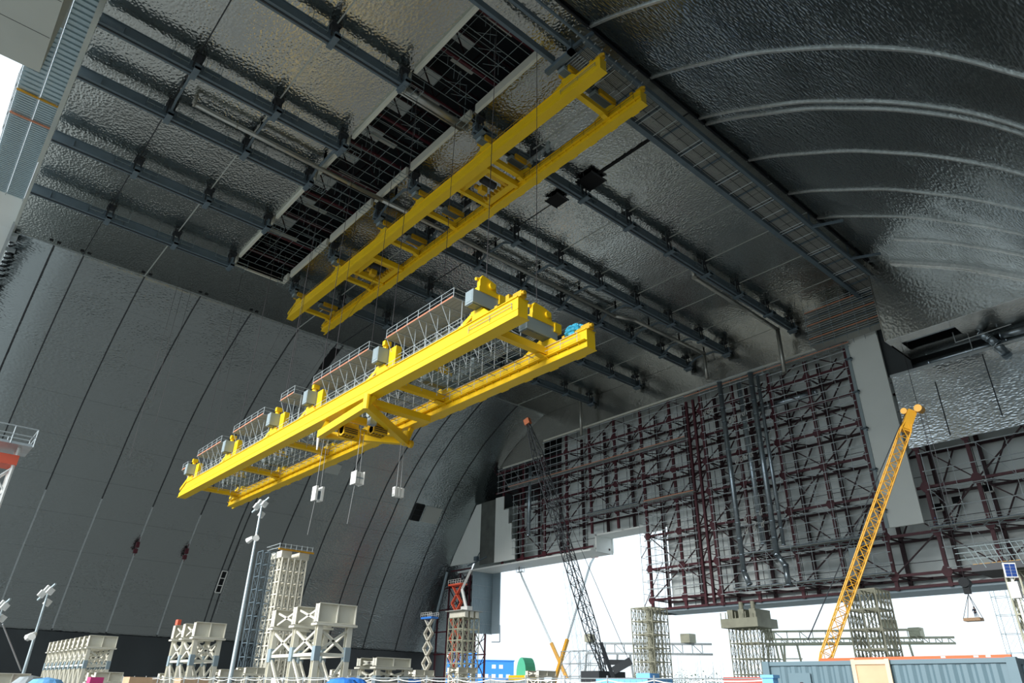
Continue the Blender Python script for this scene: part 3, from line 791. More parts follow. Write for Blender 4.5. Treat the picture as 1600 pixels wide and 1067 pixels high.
# stainless top band and the gore at the left
mb = MB()
mb.prism([(54.3, 75.8), (156.8, 75.8), (156.8, 84.97), (54.3, 84.97)], 'x', XE, XE+.5)
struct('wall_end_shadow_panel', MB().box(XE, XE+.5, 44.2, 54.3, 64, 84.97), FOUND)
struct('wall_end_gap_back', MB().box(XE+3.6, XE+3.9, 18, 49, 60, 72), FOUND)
struct('wall_end_top', mb, ENDC, 'stainless cladding at the top of the end wall')
mb = MB().prism([(156.8, 71), (181.0, 71), (177.6, 72.6), (172.5, 76.4), (166, 80.2), (161, 83), (156.8, 84.97)][::-1], 'x', XE-.02, XE+.45)
struct('wall_end_gore', mb, ENDC, 'stainless cladding of the end wall beside the left wall')
struct('trim_130', MB().box(XE-.5, XE, 54.5, 156.6, 75.35, 75.9), CREAM)
struct('trim_131', MB().box(XE-.4, XE, 157, 177, 70.6, 71.05), CREAM)
# white boards at lower left, stepped right edge, dark strip, left edge follows the arch
left = [(arch_y(z)-.1, z) for z in (41.2, 45, 50, 55, 60.4)]
mb = MB().prism(left+[(187.9, 60.4), (187.9, 41.0)], 'x', XE-.4, XE-.1)
struct('wall_end_board_a', mb, WHITEP)
struct('wall_end_board_b', MB().box(XE-.45, XE-.1, 180.2, 187.9, 39.9, 60.6), mat('bare_insulation', (.10, .11, .10), .8, 0, .3, .3))
mb = MB().prism([(180.2, 39.7), (180.2, 61.0), (176.0, 60.9), (176.0, 56.3), (173.5, 56.2), (173.5, 51.4), (171.8, 51.4), (171.8, 46.2), (170.0, 46.2), (170.0, 39.7)], 'x', XE-.4, XE-.1)
struct('wall_end_board_c', mb, WHITEP)
# outer white cladding seen through the truss
mb = MB()
mb.prism([(arch_y(60), 60), (159, 60), (159, 85), (12, 85), (12, 21), (117, 21), (117, 43.5), (137, 43.5), (137, 38.8), (arch_y(39)-1, 38.8)], 'x', XB, XB+.5)
struct('wall_end_back', mb, BACKP, 'pale outer cladding behind the red truss')
struct('wall_end_back_gore', MB().prism([(158, 60), (arch_y(60)+.5, 60)] + [(y+.3, z) for (y, z) in PR[::-1] if z > 60], 'x', XB-.1, XB+.4), FOUND)  # dark colour stands in for the shade on this back corner
for i, y in enumerate([180, 170, 160, 150, 140, 130, 120, 110, 100, 90, 80, 70, 60, 50, 40, 30]):
    struct('trim_%d' % (140+i), MB().box(XB-.08, XB, y-.06, y+.06, 45 if y > 117 else 22, 80), DARK)
for i, z in enumerate((73, 66, 59, 52, 44, 35, 27)):
    struct('trim_%d' % (160+i), MB().box(XB-.08, XB, 13, 170 if z > 40 else 116, z-.05, z+.05), DARK)
# soffits
struct('wall_end_soffit_left', MB().box(XE-.3, XB, 137.5, 200, 38.4, 38.9), LINT, 'white soffit over the tall doorway')
struct('wall_end_soffit_step', MB().box(XE+2, XB, 117.5, 137.6, 42.8, 43.2).box(XE+2, XB+.5, 137.2, 137.7, 38.4, 43.2), LINT)
struct('wall_end_soffit_right', MB().box(XE+.8, XB+.5, 12, 117, 20.6, 21.1), CURT)
# white column board at the right
struct('column_board', MB().box(XE-1.2, XE-.6, 49.1, 55.6, 32.6, 75.8), WHITEP, 'tall pale board column at the right of the truss')
for i, z in enumerate((70, 62, 53.5, 44.5, 36)):
    tag(MB().box(XE-1.9, XE-1.1, 55.2, 56.6, z, z+.3).box(XE-1.9, XE-1.7, 55.2, 55.5, z-.6, z+.3).build('bracket', BEAM), 'small dark bracket on the left edge of the pale column board', 'bracket', 'brackets on the column edge')
struct('trim_170', MB().box(XE-1.4, XE-1.1, 55.6, 56.3, 32.6, 75.8), GREY)
# stainless field right of the column
struct('wall_end_field', MB().box(XE-.4, XE, 20, 48.6, 47.6, 63.6), quilted('stainless_field', (.70, .75, .78), .22, .06, 'Y', 9, (.8, .8, 1.6), 2.0), 'bright stainless field right of the column')
struct('trim_171', MB().box(XE-.5, XE-.1, 20, 48.8, 63.5, 64.1), GALV)
for i, (y, a, b) in enumerate(((40.6, 48.5, 60), (31.2, 50, 63))): struct('trim_%d' % (172+i), MB().box(XE-.5, XE-.38, y, y+.18, a, b), DARK)
# box with dark slot
mb = MB()
bx0, bx1, by0, by1, bz = 137.6, 150.2, 16, 44.2, 66.3
mb.prism([(44.0, bz), (44.0, 85)] + [(200-y, z) for (y, z) in PR if z > bz and 200-y < 44] + [(16, bz)], 'x', bx0, bx0+.3)          # face toward the nave
struct('wall_box_face', mb, quilted('stainless_box', (.68, .68, .65), .22, .07, 'Y', 9, (1, 1, 1), 2.2), 'hammered stainless face of the hanging box at right')
s0, s1, t0, t1 = 140.7, 145.6, 32.4, 42.2
mb = MB().box(bx0+.3, s0, by0, by1-.3, bz+.02, bz+.3).box(s1, bx1, by0, by1, bz, bz+.3).box(s0, s1, by0, t0, bz, bz+.3).box(s0, s1, t1, by1, bz, bz+.3)
struct('wall_box_underside', mb, ENDC, 'stainless underside of the hanging box with a dark slot')
struct('wall_box_side', MB().box(bx0, bx1, 43.9, 44.2, bz, 84.99), ENDC)
struct('wall_slot_void', MB().box(s0-.2, s1+.2, t0-.2, t1+.2, bz+2, bz+2.2), BLACK)
tag(MB().tube((s0+1, t0, bz+1), (s0+1, t1, bz+1), .2).tube((s0+2.6, t0, bz+1.2), (s0+2.6, t1, bz+1.2), .25).build('pipe_pair', DUCTG), 'dim pipes inside the slot of the hanging box', 'pipe')
duct('air_duct', [(152.5, 48.5, 65.4), (152.5, 20, 65.4)], .7, DUCTG, 'shiny duct in the dark gap above the stainless field')
t = thing('edge_rail', 'pale handrail bars beside the pipe elbow at the right edge', 'rail', (146, 30, 66))
MB().tube((143, 33.5, 66.2), (143, 33.5, 64.0), .09).tube((143, 33.5, 64.0), (143, 24, 64.3), .09).tube((147, 32, 66.2), (147, 32, 62.6), .09).tube((147, 32, 62.6), (147, 24, 62.8), .09).build('bar', GALV, t)
duct('air_duct', [(147, 30.0, 66.0), (147, 28.8, 64.6), (147.5, 28.0, 63.2), (149.5, 27.5, 61.6)], .75, DUCTG, 'thick pipe elbow under the hanging box at the right edge')
duct('air_duct', [(149, 27.2, 65.2), (149, 22, 65)], .7, DUCTG, 'short duct leaving the right edge of the photo')

def clipz(y):
    """lowest z of the truss at y"""
    return 38.9 if y > 137.5 else (43.2 if y > 118 else 20.9)
def topz(y):
    return 75.6 if y < 156.9 else (70.4 if y <= 181 else 61)
tr = thing('wall_truss', 'dark red steel lattice truss filling the end wall', 'truss', (154, 100, 21))
pc = Cap('post', RED, tr); cc = Cap('chord', RED, tr); bc = Cap('brace', REDD, tr); sc = Cap('strut', REDD, tr)
colx = lambda y: 52 if 47.5 < y < 56 else 0
for xx, r, mm in ((XE+.4, .34, RED), (XB-1.2, .38, REDD)):
    pc.m = mm; cc.m = mm
    for y in YP:
        zt = topz(y); z0 = clipz(y)
        if y > 181: zt = 60; continue
        if y < 47.7 and xx < 152: zt = 47.4
        pc.put(lambda b, y=y, xx=xx, z0=z0, zt=zt: b.box(xx-r*.8, xx+r*.8, y-r, y+r, z0, zt))
    for z in ZC + [21.3]:
        segs = []
        if z > 43.5 or z == 39.6: segs.append((118 if z == 39.6 else 117.2, min(arch_y(z), 181 if z > 61 else 170) if z < 70 else 170))
        segs.append((18 if (z < 47 or xx > 152) else 56, 117.2))
        for (a, b_) in segs:
            if z == 39.6 and a == 118: a = 137
            cc.put(lambda b, a=a, b_=b_, z=z, xx=xx: b.bar((xx, a, z), (xx, b_, z), .42, .5))
zs = [75.4]+ZC
for i, (ya, yb) in enumerate(zip(YP, YP[1:])):
    if ya > 181: continue
    for j, (z1, z0) in enumerate(zip(zs, zs[1:])):
        lo = max(clipz(ya), clipz(yb))
        if z0 < lo-1.5: continue
        if z1 > topz(ya)+3: continue
        if ya < 58 and z1 > 48.5: continue
        if ya > 156.5 and ya < 182 and z0 < 60 and ya > 171: continue
        ym = (ya+yb)/2
        xx = XE+.5
        if (i+j) % 2: bc.put(lambda b, ya=ya, yb=yb, z0=z0, z1=z1, xx=xx: b.bar((xx, ya, z0), (xx, yb, z1), .24, .24))
        else: bc.put(lambda b, ya=ya, yb=yb, z0=z0, z1=z1, xx=xx: b.bar((xx, ya, z1), (xx, yb, z0), .24, .24))
        if j < 6: bc.put(lambda b, ya=ya, ym=ym, yb=yb, z0=z0, z1=z1: b.bar((XB-1.2, ya, z0), (XB-1.2, ym, z1), .26, .26))
        bc.put(lambda b, ya=ya, z0=z0: b.bar((XE+.4, ya, z0), (XB-1.2, ya-4.5, z0), .2, .2))
        sc.put(lambda b, ya=ya, z0=z0: b.bar((XE+.4, ya, z0), (XB-1.2, ya, z0), .3, .3))
for c in (pc, cc, bc, sc): c.end()
# gusset plates at the nodes
gc = Cap('gusset', RED, tr)
for y in YP[2:16]:
    for z in ZC:
        if z < clipz(y)-.5 or (y < 57 and z > 48.5) or z > topz(y): continue
        gc.put(lambda b, y=y, z=z: b.prism([(y-1.1, z), (y-.45, z+1.0), (y+.45, z+1.0), (y+1.1, z), (y+.45, z-1.0), (y-.45, z-1.0)], 'x', XE-.05, XE+.05))
gc.end()
# cluster of close posts in the middle of the wall
t = thing('post_cluster', 'cluster of close red columns beside the galvanised pipes of the end wall', 'column', (150, 99.5, 21))
for dy in (0, 2.4, 4.6): MB().box(XE-.9, XE-.3, 95.6+dy, 96.2+dy, 21.5, 73).build('post', RED, t)
for i in range(16):
    z = 23+i*3; MB().bar((XE-.6, 95.8, z), (XE-.6, 100.4, z+1.6 if i % 2 else z-1.2), .2, .2).build('brace', REDD, t)

# scaffolds along the end wall
def wall_scaf(ya, yb, za, zb_, label, x=149.0, dz=2.05, dy=3.1, m=SCAF):
    t = thing('scaffold', label, 'scaffold', (x, (ya+yb)/2, za), 'scaffolds on the end wall')
    st = Cap('standard', m, t); le = Cap('ledger', m, t); br = Cap('brace', m, t)
    n = max(1, round((yb-ya)/dy)); k = max(1, round((zb_-za)/dz))
    for i in range(n+1):
        y = ya+(yb-ya)*i/n
        st.put(lambda b: b.tube((x, y, za), (x, y, zb_), .05))
    for j in range(k+1):
        z = za+(zb_-za)*j/k
        le.put(lambda b: b.tube((x, ya-.5, z), (x, yb+.5, z), .095))
        if j % 3 == 1:
            le.put(lambda b: b.tube((x+1.2, ya, z), (x+1.2, yb, z), .05))
    for i in range(n):
        j = (i*2) % k; y = ya+(yb-ya)*i/n; y2 = ya+(yb-ya)*(i+1)/n
        z = za+(zb_-za)*j/k; z2 = min(zb_, z+(zb_-za)/k*2)
        br.put(lambda b: b.tube((x, y, z), (x, y2, z2), .045))
    return t
wall_scaf(138, 155.5, 40.5, 74.5, 'tube scaffold on the end wall left of the vertical pale pipe')
wall_scaf(158, 178, 62, 70, 'tube scaffold in the dark upper left corner of the end wall')
wall_scaf(157, 170, 41, 60, 'tube scaffold right of the stepped white boards')
wall_scaf(118.5, 136.5, 46, 74.5, 'tube scaffold on the end wall above the raised soffit')
wall_scaf(101, 116.8, 24, 74.5, 'tube scaffold on the end wall at the corner over the doorway')
wall_scaf(76.5, 94.8, 23, 75, 'tube scaffold around the galvanised pipes of the end wall', 148.0)
wall_scaf(57, 75.5, 24, 74.5, 'tube scaffold on the end wall beside the pale column board')
wall_scaf(22, 46.5, 24, 46, 'tube scaffold low on the end wall under the stainless field', 149.0, 3.6, 5)
# side scaffold return at the doorway corner
t = thing('scaffold', 'corner scaffold hanging down to the bottom edge of the end wall', 'scaffold', (150, 117.6, 21), 'scaffolds on the end wall')
for x in (149, 152, 155, 158): MB().tube((x, 118.6, 21), (x, 118.6, 46), .07).build('standard', SCAF, t)
for i in range(9): MB().tube((149, 118.6, 22+i*3), (158, 118.6, 22+i*3), .06).build('ledger', SCAF, t)
MB().tube((149, 118.6, 22), (158, 118.6, 34), .1).build('brace', RED, t)
MB().tube((149, 118.6, 34), (158, 118.6, 44), .1).build('brace', RED, t)
MB().box(149, 158, 115, 118.8, 20.6, 21.0).build('deck', DECK, t)

# walkways
def walkway(ya, yb, z, label, x=149.2, red=True):
    t = thing('walkway', label, 'walkway', (x, (ya+yb)/2, z), 'walkways along the end wall')
    MB().box(x-1.0, x+1.0, ya, yb, z-.12, z).build('deck', DECK, t)
    MB().box(x-1.05, x-1.0, ya, yb, z, z+.2).build('toe_board', TOE if red else BEAM, t)
    g = MB()
    for zz in (.55, 1.1): g.tube((x-1, ya, z+zz), (x-1, yb, z+zz), .04)
    n = int((yb-ya)/2.5)
    for i in range(n+1): g.tube((x-1, ya+(yb-ya)*i/n, z), (x-1, ya+(yb-ya)*i/n, z+1.1), .04)
    g.build('guardrail', SCAF, t)
    tr = MB()
    for i in range(n):
        y = ya+(yb-ya)*i/n; y2 = ya+(yb-ya)*(i+1)/n
        tr.tube((x-.9, y, z-.9), (x-.9, y2, z-.12), .05); tr.tube((x-.9, y, z-.12), (x-.9, (y+y2)/2, z-.9), .05)
    tr.tube((x-.9, ya, z-.9), (x-.9, yb, z-.9), .05)
    tr.build('lattice_girder', SCAFD, t)
walkway(101, 172, 62.9, 'long upper walkway crossing the left half of the end wall')
walkway(100, 116, 48.3, 'walkway just above the corner of the doorway')
walkway(118, 137, 48.3, 'walkway over the raised white soffit', red=False)
walkway(55, 100, 73.8, 'walkway with orange boards along the top of the scaffold')
walkway(20, 48, 31.4, 'walkway with two workers right of the pale column board', red=False)
walkway(57, 88, 31.4, 'walkway below the left side of the pale column board', red=False)
walkway(57, 92, 24.0, 'lowest walkway with railings behind the yellow crane', red=False)

# scaffold tower against the ceiling
t = thing('scaffold', 'dark scaffold stack between ceiling catwalk end and pale column', 'scaffold', (146, 57, 74))
for j in range(6):
    z = 74+j*1.7
    MB().box(144.5, 147.5, 45.5+.4*j, 62, z, z+.1).build('deck', DECK, t)
    MB().box(144.4, 144.5, 46, 62, z, z+.18).build('toe_board', TOE if j % 2 else BEAM, t)
    for zz in (.6, 1.1): MB().tube((144.4, 45.5, z+zz), (144.4, 62.5, z+zz), .05).build('guardrail', SCAF, t)
for y in (46, 48.6, 51, 53.5, 56.3, 59, 62):
    for x in (144.4, 147.5): MB().tube((x, y, 73), (x, y, 84.5), .06).build('standard', SCAFD, t)

# big galvanised pipes on the end wall
g = 'galvanised pipes on the end wall'
duct('wall_pipe', [(148, 88.6, 74.5), (148, 88.6, 27.5), (148, 87.6, 24.5)], .62, DUCTG, 'leftmost galvanised pipe running down the end wall', 'pipe', 3.5, g)
duct('wall_pipe', [(148.6, 83.4, 73), (148.6, 83.2, 33)], .55, DUCTG, 'second galvanised pipe from the left on the end wall, shorter', 'pipe', 3.5, g)
duct('wall_pipe', [(147.4, 79.4, 74), (147.4, 79.6, 30.0), (147.4, 78.0, 27.5), (147.4, 78.0, 23.5)], .62, DUCTG, 'third galvanised pipe on the end wall with an elbow at its foot', 'pipe', 3.5, g)
duct('wall_pipe', [(148, 77.9, 73), (148, 78.0, 32)], .42, DUCTG, 'fourth and thinnest galvanised pipe on the end wall', 'pipe', 3.5, g)
duct('wall_pipe', [(149, 161.8, 68), (149, 162.6, 46)], .6, DUCTG, 'galvanised pipe at the far left of the end wall truss', 'pipe', 3.5, g)
duct('wall_pipe', [(152, 66, 66), (152, 82, 66)], .7, DUCTG, 'horizontal galvanised pipe behind the truss near the top', 'pipe', 3.5, g)
# pale valve fittings around the pipes
for i, (y, z) in enumerate([(86.5, 63), (85.2, 63.3), (83.9, 63.6), (82.6, 63.9), (86.2, 52.5), (84.9, 52.8), (83.6, 53), (82.2, 53.3), (86.0, 38.5), (84.1, 39), (81.9, 39.5), (86, 36), (84, 36.4), (81.8, 36.8), (93.5, 67), (92.3, 67.3), (91.2, 67)]):
    tag(MB().box(147.0, 147.3, y-.3, y+.3, z-.5, z-.38).box(147.0, 147.3, y-.3, y-.2, z-.5, z+.3).box(147.0, 147.3, y+.2, y+.3, z-.5, z+.5).tube((147.15, y, z+.3), (147.6, y-.3, z+1.1), .08).build('pipe_clamp', WHT),
        'small pale clamp fitting among the galvanised pipes', 'clamp', 'pale clamps by the pipes')
# round holes in the back cladding where daylight shows
# (built as openings in a pale collar)
for y, z in ((89.5, 26.6), (82.0, 27.2)):
    pass
tag(MB().box(147.2, 148.2, 62.0, 63.8, 25.4, 29.4).box(147.0, 148.4, 61.8, 64.2, 25.1, 25.4).build('cabinet', GREY), 'pale grey cabinet on the lowest walkway behind the yellow crane boom', 'cabinet')
# square holes with light rims right of the column
for i, (y, z) in enumerate(((48.2, 36.8), (44.6, 37.6), (38.7, 38.9))):
    t = thing('wall_opening', ['square dark duct mouth beside the pale column, leftmost of three', 'square dark duct mouth, middle of the three right of the column', 'square dark duct mouth, rightmost of the three'][i], 'opening', (155, y, z), 'duct mouths right of the column')
    MB().box(156.5, 156.6, y-.8, y+.8, z-.7, z+.7).build('mouth', BLACK, t)
    MB().box(156.3, 156.5, y-.9, y+.9, z-.95, z-.7).box(156.3, 156.5, y-.95, y-.75, z-.95, z+.4).build('rim', WHT, t)

# ------------------------------------------------------------------ people (small, far away)
def person(loc, face, cloth, pants, helmet, label, arm=0.3, seat=False, grp=None):
    t = thing('person', label, 'person', loc, grp)
    c, s = math.cos(face), math.sin(face)
    def P(f, l, z): return (loc[0]+c*f-s*l, loc[1]+s*f+c*l, loc[2]+z)
    def skin(name, nodes, edges, m):
        me = bpy.data.meshes.new(name); L = Vector(loc)
        me.from_pydata([tuple(Vector(P(*n[:3]))-L) for n in nodes], edges, [])
        o = bpy.data.objects.new(name, me); COL.objects.link(o); o.parent = t; me.materials.append(m)
        md = o.modifiers.new('skin', 'SKIN'); sk = me.skin_vertices[0].data
        for i, n in enumerate(nodes): sk[i].radius = (n[3], n[3])
        sk[0].use_root = True
        sb = o.modifiers.new('sub', 'SUBSURF'); sb.levels = 1; sb.render_levels = 1
        return o
    nodes = [(0,0,.95,.13),(0,0,1.2,.15),(0,0,1.42,.12),(.0,0,1.52,.06),(.02,0,1.62,.10),(.02,0,1.74,.08),
             (0,.19,1.42,.06),(.05+arm*.3,.25,1.16,.045),(.1+arm,.2,1.0,.035),(.14+arm,.2,.98,.03),
             (0,-.19,1.42,.06),(.05+arm*.3,-.25,1.16,.045),(.1+arm,-.2,1.0,.035),(.14+arm,-.2,.98,.03),
             (0,.1,.86,.09),(.03,.12,.48,.065),(0,.12,.08,.045),(.14,.13,.04,.04),
             (0,-.1,.86,.09),(-.03,-.12,.48,.065),(0,-.12,.08,.045),(.14,-.13,.04,.04)]
    edges = [(0,1),(1,2),(2,3),(3,4),(4,5),(2,6),(6,7),(7,8),(8,9),(2,10),(10,11),(11,12),(12,13),(0,14),(14,15),(15,16),(16,17),(0,18),(18,19),(19,20),(20,21)]
    skin('body', nodes, edges, SKIN)
    skin('jacket', [(0,0,.9,.16),(0,0,1.2,.18),(0,0,1.43,.14),(0,.2,1.42,.08),(.05+arm*.3,.26,1.16,.065),(.09+arm,.2,1.02,.05),(0,-.2,1.42,.08),(.05+arm*.3,-.26,1.16,.065),(.09+arm,-.2,1.02,.05)],
         [(0,1),(1,2),(2,3),(3,4),(4,5),(2,6),(6,7),(7,8)], cloth)
    skin('trousers', [(0,0,.92,.15),(0,.1,.84,.105),(.03,.12,.48,.08),(0,.12,.12,.06),(0,-.1,.84,.105),(-.03,-.12,.48,.08),(0,-.12,.12,.06)], [(0,1),(1,2),(2,3),(0,4),(4,5),(5,6)], pants)
    me = bpy.data.meshes.new('helmet'); bm = bmesh.new(); bmesh.ops.create_uvsphere(bm, u_segments=12, v_segments=8, radius=.13)
    bm.to_mesh(me); bm.free(); me.materials.append(helmet)
    o = bpy.data.objects.new('helmet', me); COL.objects.link(o); o.parent = t; o.location = Vector(P(.02, 0, 1.74))-Vector(loc); o.scale = (1, 1, .7)
    return t
person((148.9, 46.9, 31.4), PI, HOODM, HOODM, BLUES, 'worker in dark blue clothes and blue helmet on the walkway right of the pale column')
person((148.9, 44.0, 31.4), PI*.8, HOODM, HOODM, WHT, 'worker in dark clothes and white helmet further right on the walkway')

# ------------------------------------------------------------------ doorway at the left foot of the end wall
t = thing('doorway_truss', 'red steel lattice in the narrow bay left of the tall doorway', 'truss', (154, 202, 0))
pc = Cap('post', RED, t); bc = Cap('brace', REDD, t); cc = Cap('chord', RED, t)
for xx in (XE+.3, XB-1):
    for y in (193.5, 199, 205, 211):
        zt = 39 if y < 205 else (36 if y < 208 else 28)
        pc.put(lambda b, xx=xx, y=y, zt=zt: b.box(xx-.25, xx+.25, y-.25, y+.25, 0, zt))
    for z in (6, 13, 20, 27, 34, 39.5):
        cc.put(lambda b, xx=xx, z=z: b.bar((xx, 193, z), (xx, min(wall_y(max(z, 13.4))-1, 212), z), .35, .4))
    for k, z in enumerate((6, 13, 20, 27, 34)):
        for (ya, yb) in ((193.5, 199), (199, 205)):
            bc.put(lambda b, ya=ya, yb=yb, z=z, xx=xx: b.bar((xx, ya, z), (xx, yb, min(z+7, 39)), .22, .22))
            bc.put(lambda b, ya=ya, yb=yb, z=z, xx=xx: b.bar((xx, yb, z), (xx, ya, min(z+7, 39)), .18, .18))
for y in (193.5, 199, 205):
    for z in (6, 13, 20, 27, 34): bc.put(lambda b, y=y, z=z: b.bar((XE+.3, y, z), (XB-1, y, z+5), .2, .2))
o = struct('wall_doorway_back', MB().prism([(199.5, 14), (216, 14), (213, 24), (207, 37), (204, 41), (199.5, 39)], 'x', XB-.5, XB-.2), mat('dim_cladding', (.16, .19, .2), .6))
t = thing('corrugated_curtain', 'blue grey corrugated sheet hanging beside the tall doorway', 'curtain', (155, 192, 19))
mb = MB()
for i in range(16):
    x = 150.6+i*.56; mb.box(x, x+.3, 191.9, 192.2, 19.0+(0 if i < 9 else .2), 39.2); mb.box(x+.3, x+.56, 192.05, 192.2, 19.0, 39.2)
mb.build('corrugated_sheet', CURT, t)
MB().box(159.3, 159.6, 188, 192.1, 19.2, 38.6).build('side_sheet', PALEB if 0 else CURT, t)
mb = MB()
for z in (22, 26, 30, 34): mb.tube((150.4, 191.8, z), (159.6, 191.8, z), .05)
mb.build('fixing_rail', GALV, t)
tag(MB().bar((XE-.6, 194, 40.2), (XE-.6, 184, 42.0), .3, .3).box(XE-1.6, XE-.6, 188, 189.6, 41.3, 42.6).bar((XE-1, 188.2, 42.6), (XE-1, 187.2, 43.8), .2, .2).build('hoist_beam', BEAM), 'dark steel jib fixed on the white boards above the doorway', 'jib')
tag(MB().tube((148.4, 203.8, 39), (147.4, 214, 6), .45, 8).build('leaning_pipe', CURT), 'pale pipe leaning along the edge of the left wall', 'pipe')

# ------------------------------------------------------------------ boom lifts and scissor lifts
def boom(a, knee, tip, label, c1=SCAF, c2=ORM):
    t = thing('boom_lift', label, 'lift', (a[0], a[1], 0), 'boom lifts reaching to the doorway soffit')
    A = Vector(a); K = Vector(knee); T = Vector(tip)
    M_ = A.lerp(K, .33)
    MB().bar(A, M_, .8, .9).build('lower_boom', c2, t)
    MB().bar(M_, K, .42, .5).build('telescopic_boom', c1, t)
    MB().bar(K, T, .4, .5).build('jib', c1, t)
    MB().box(A.x-2, A.x+2, A.y-1.3, A.y+1.3, .6, 2.6).build('chassis', c2, t)
    w = MB()
    for sx in (-1.4, 1.4):
        for sy in (-1.4, 1.4): w.tube((A.x+sx, A.y+sy-.25, .6), (A.x+sx, A.y+sy+.25, .6), .6, 14)
    w.build('wheel', DARK, t)
    b = MB().box(T.x-.6, T.x+.6, T.y-1.3, T.y+1.3, T.z, T.z+.15)
    b.build('basket_floor', REDL if c2 is ORM and label.endswith('right') else GREY, t)
    g = MB()
    for sx in (-.6, .6):
        for sy in (-1.3, 0, 1.3): g.tube((T.x+sx, T.y+sy, T.z), (T.x+sx, T.y+sy, T.z+1.3), .06)
        for z in (.6, 1.3): g.tube((T.x+sx, T.y-1.3, T.z+z), (T.x+sx, T.y+1.3, T.z+z), .06)
    g.build('basket_rail', GREY, t)
    return T
T = boom(dist(886, 1060, 225), dist(816, 902, 232), dist(813, 894, 232), 'pale boom lift whose basket touches the soffit at the left')
person(tuple(T+Vector((0, .6, .15))), PI, HOODM, HOODM, ORNG, 'worker in the boom lift basket at the left', .25)
T = boom(dist(866, 1066, 212), dist(923, 880, 226), dist(928, 871, 228), 'boom lift whose red floored basket reaches the soffit at the right')
person(tuple(T+Vector((0, -.5, .15))), PI, HOODM, HOODM, ORNG, 'worker in dark clothes in the red floored basket', .25)

def scissor(x, y, ztop, nlev, w, m, plat, label, lx=2.6, ly=1.3):
    t = thing('scissor_lift', label, 'lift', (x, y, 0))
    h = (ztop-1)/nlev
    for i in range(nlev):
        z0 = 1+i*h; z1 = z0+h
        for s in (-ly*.8, ly*.8):
            MB().bar((x+s*.3, y-w, z0), (x+s*.3, y+w, z1), .3, .35).build('scissor_arm', m, t)
            MB().bar((x+s*.3, y+w, z0), (x+s*.3, y-w, z1), .3, .35).build('scissor_arm', m, t)
    MB().box(x-ly, x+ly, y-w-.8, y+w+.8, ztop, ztop+.5).build('platform', plat, t)
    g = MB()
    for sx in (-ly, ly):
        for k in range(6): yy = y-w-.8+(2*w+1.6)*k/5; g.tube((x+sx, yy, ztop+.5), (x+sx, yy, ztop+1.7), .05)
        for z in (1.1, 1.7): g.tube((x+sx, y-w-.8, ztop+z), (x+sx, y+w+.8, ztop+z), .05)
    g.build('guardrail', WHT, t)
    MB().box(x-1.2, x+1.2, y-w-.4, y+w+.4, .3, 1.1).build('chassis', m, t)
p = dist(671, 967, 222); scissor(p.x, p.y, p.z, 5, 1.9, BEIGE, BLUES, 'white scissor lift with bright blue platform at the foot of the left wall')
p = dist(715, 915, 224); scissor(p.x, p.y, p.z, 6, 2.3, REDL, REDL, 'tall red scissor lift with long platform in the doorway bay')
t = thing('folding_boom', 'pale folding boom standing on the shoring tower in the doorway', 'lift', dist(728, 955, 220))
a = dist(729, 952, 220); b = dist(722, 920, 221); c = dist(736, 890, 222)
MB().bar(a, b, .6, .7).build('boom_section', WHT, t); MB().bar(b, c, .5, .6).build('boom_section', WHT, t)
MB().box(a.x-1, a.x+1, a.y-1.6, a.y+1.6, a.z-.6, a.z+.8).build('chassis', WHT, t)

# ------------------------------------------------------------------ shoring towers
def tower(label, cx, cy, wx, wy, nx, ny, zt, bay, m, name='shoring_tower', crown=0, r=.14, z0=0., lean=None):
    t = thing(name, label, 'tower', (cx, cy, z0), 'shoring towers')
    lg = Cap('leg', m, t); rg = Cap('ring', m, t); br = Cap('brace', m, t)
    xs = [cx-wx/2+wx*i/(nx-1) for i in range(nx)]; ys = [cy-wy/2+wy*i/(ny-1) for i in range(ny)]
    for x in xs:
        for y in ys: lg.put(lambda b: b.tube((x, y, z0), (x, y, zt), r))
    k = max(1, round((zt-z0)/bay))
    for j in range(k+1):
        z = z0+(zt-z0)*j/k
        def ringf(b):
            for y in ys: b.bar((xs[0], y, z), (xs[-1], y, z), r*1.2, r*1.6)
            for x in xs: b.bar((x, ys[0], z), (x, ys[-1], z), r*1.2, r*1.6)
        rg.put(ringf)
        if j < k:
            z1 = z0+(zt-z0)*(j+1)/k
            for side in range(2):
                def brf(b, side=side):
                    if side == 0:
                        for x0, x1 in zip(xs, xs[1:]):
                            for y in (ys[0], ys[-1]): b.bar((x0, y, z), (x1, y, z1), r*.6, r*.6); b.bar((x1, y, z), (x0, y, z1), r*.6, r*.6)
                    else:
                        for y0, y1 in zip(ys, ys[1:]):
                            for x in (xs[0], xs[-1]): b.bar((x, y0, z), (x, y1, z1), r*.6, r*.6); b.bar((x, y1, z), (x, y0, z1), r*.6, r*.6)
                br.put(brf)
    lg.end(); rg.end(); br.end()
    return t
cx, cy = 52.0, 117.0
t = tower('tall beige shoring tower beside a dark stair scaffold, left of the largest frame', 52.6, 118.8, 4.4, 4.4, 5, 4, 21.6, 1.9, BEIGE, r=.13)
for x in (51.0, 54.2):
    MB().box(x-.9, x+.9, 116.6, 121.0, 21.6, 22.7).build('head_beam', BEIGE, t)
g = MB()
for z in (24.0, 24.6): g.tube((49.4, 116.2, z-.9), (55.6, 116.2, z-.9), .05); g.tube((49.4, 121.6, z-.9), (55.6, 121.6, z-.9), .05); g.tube((49.4, 116.2, z-.9), (49.4, 121.6, z-.9), .05)
for i in range(7): g.tube((49.4+i, 116.2, 22.7), (49.4+i, 116.2, 23.8), .05)
g.build('guardrail', SCAF, t); MB().box(49.3, 55.7, 116.1, 116.4, 22.7, 22.95).build('toe_board', ORM, t)
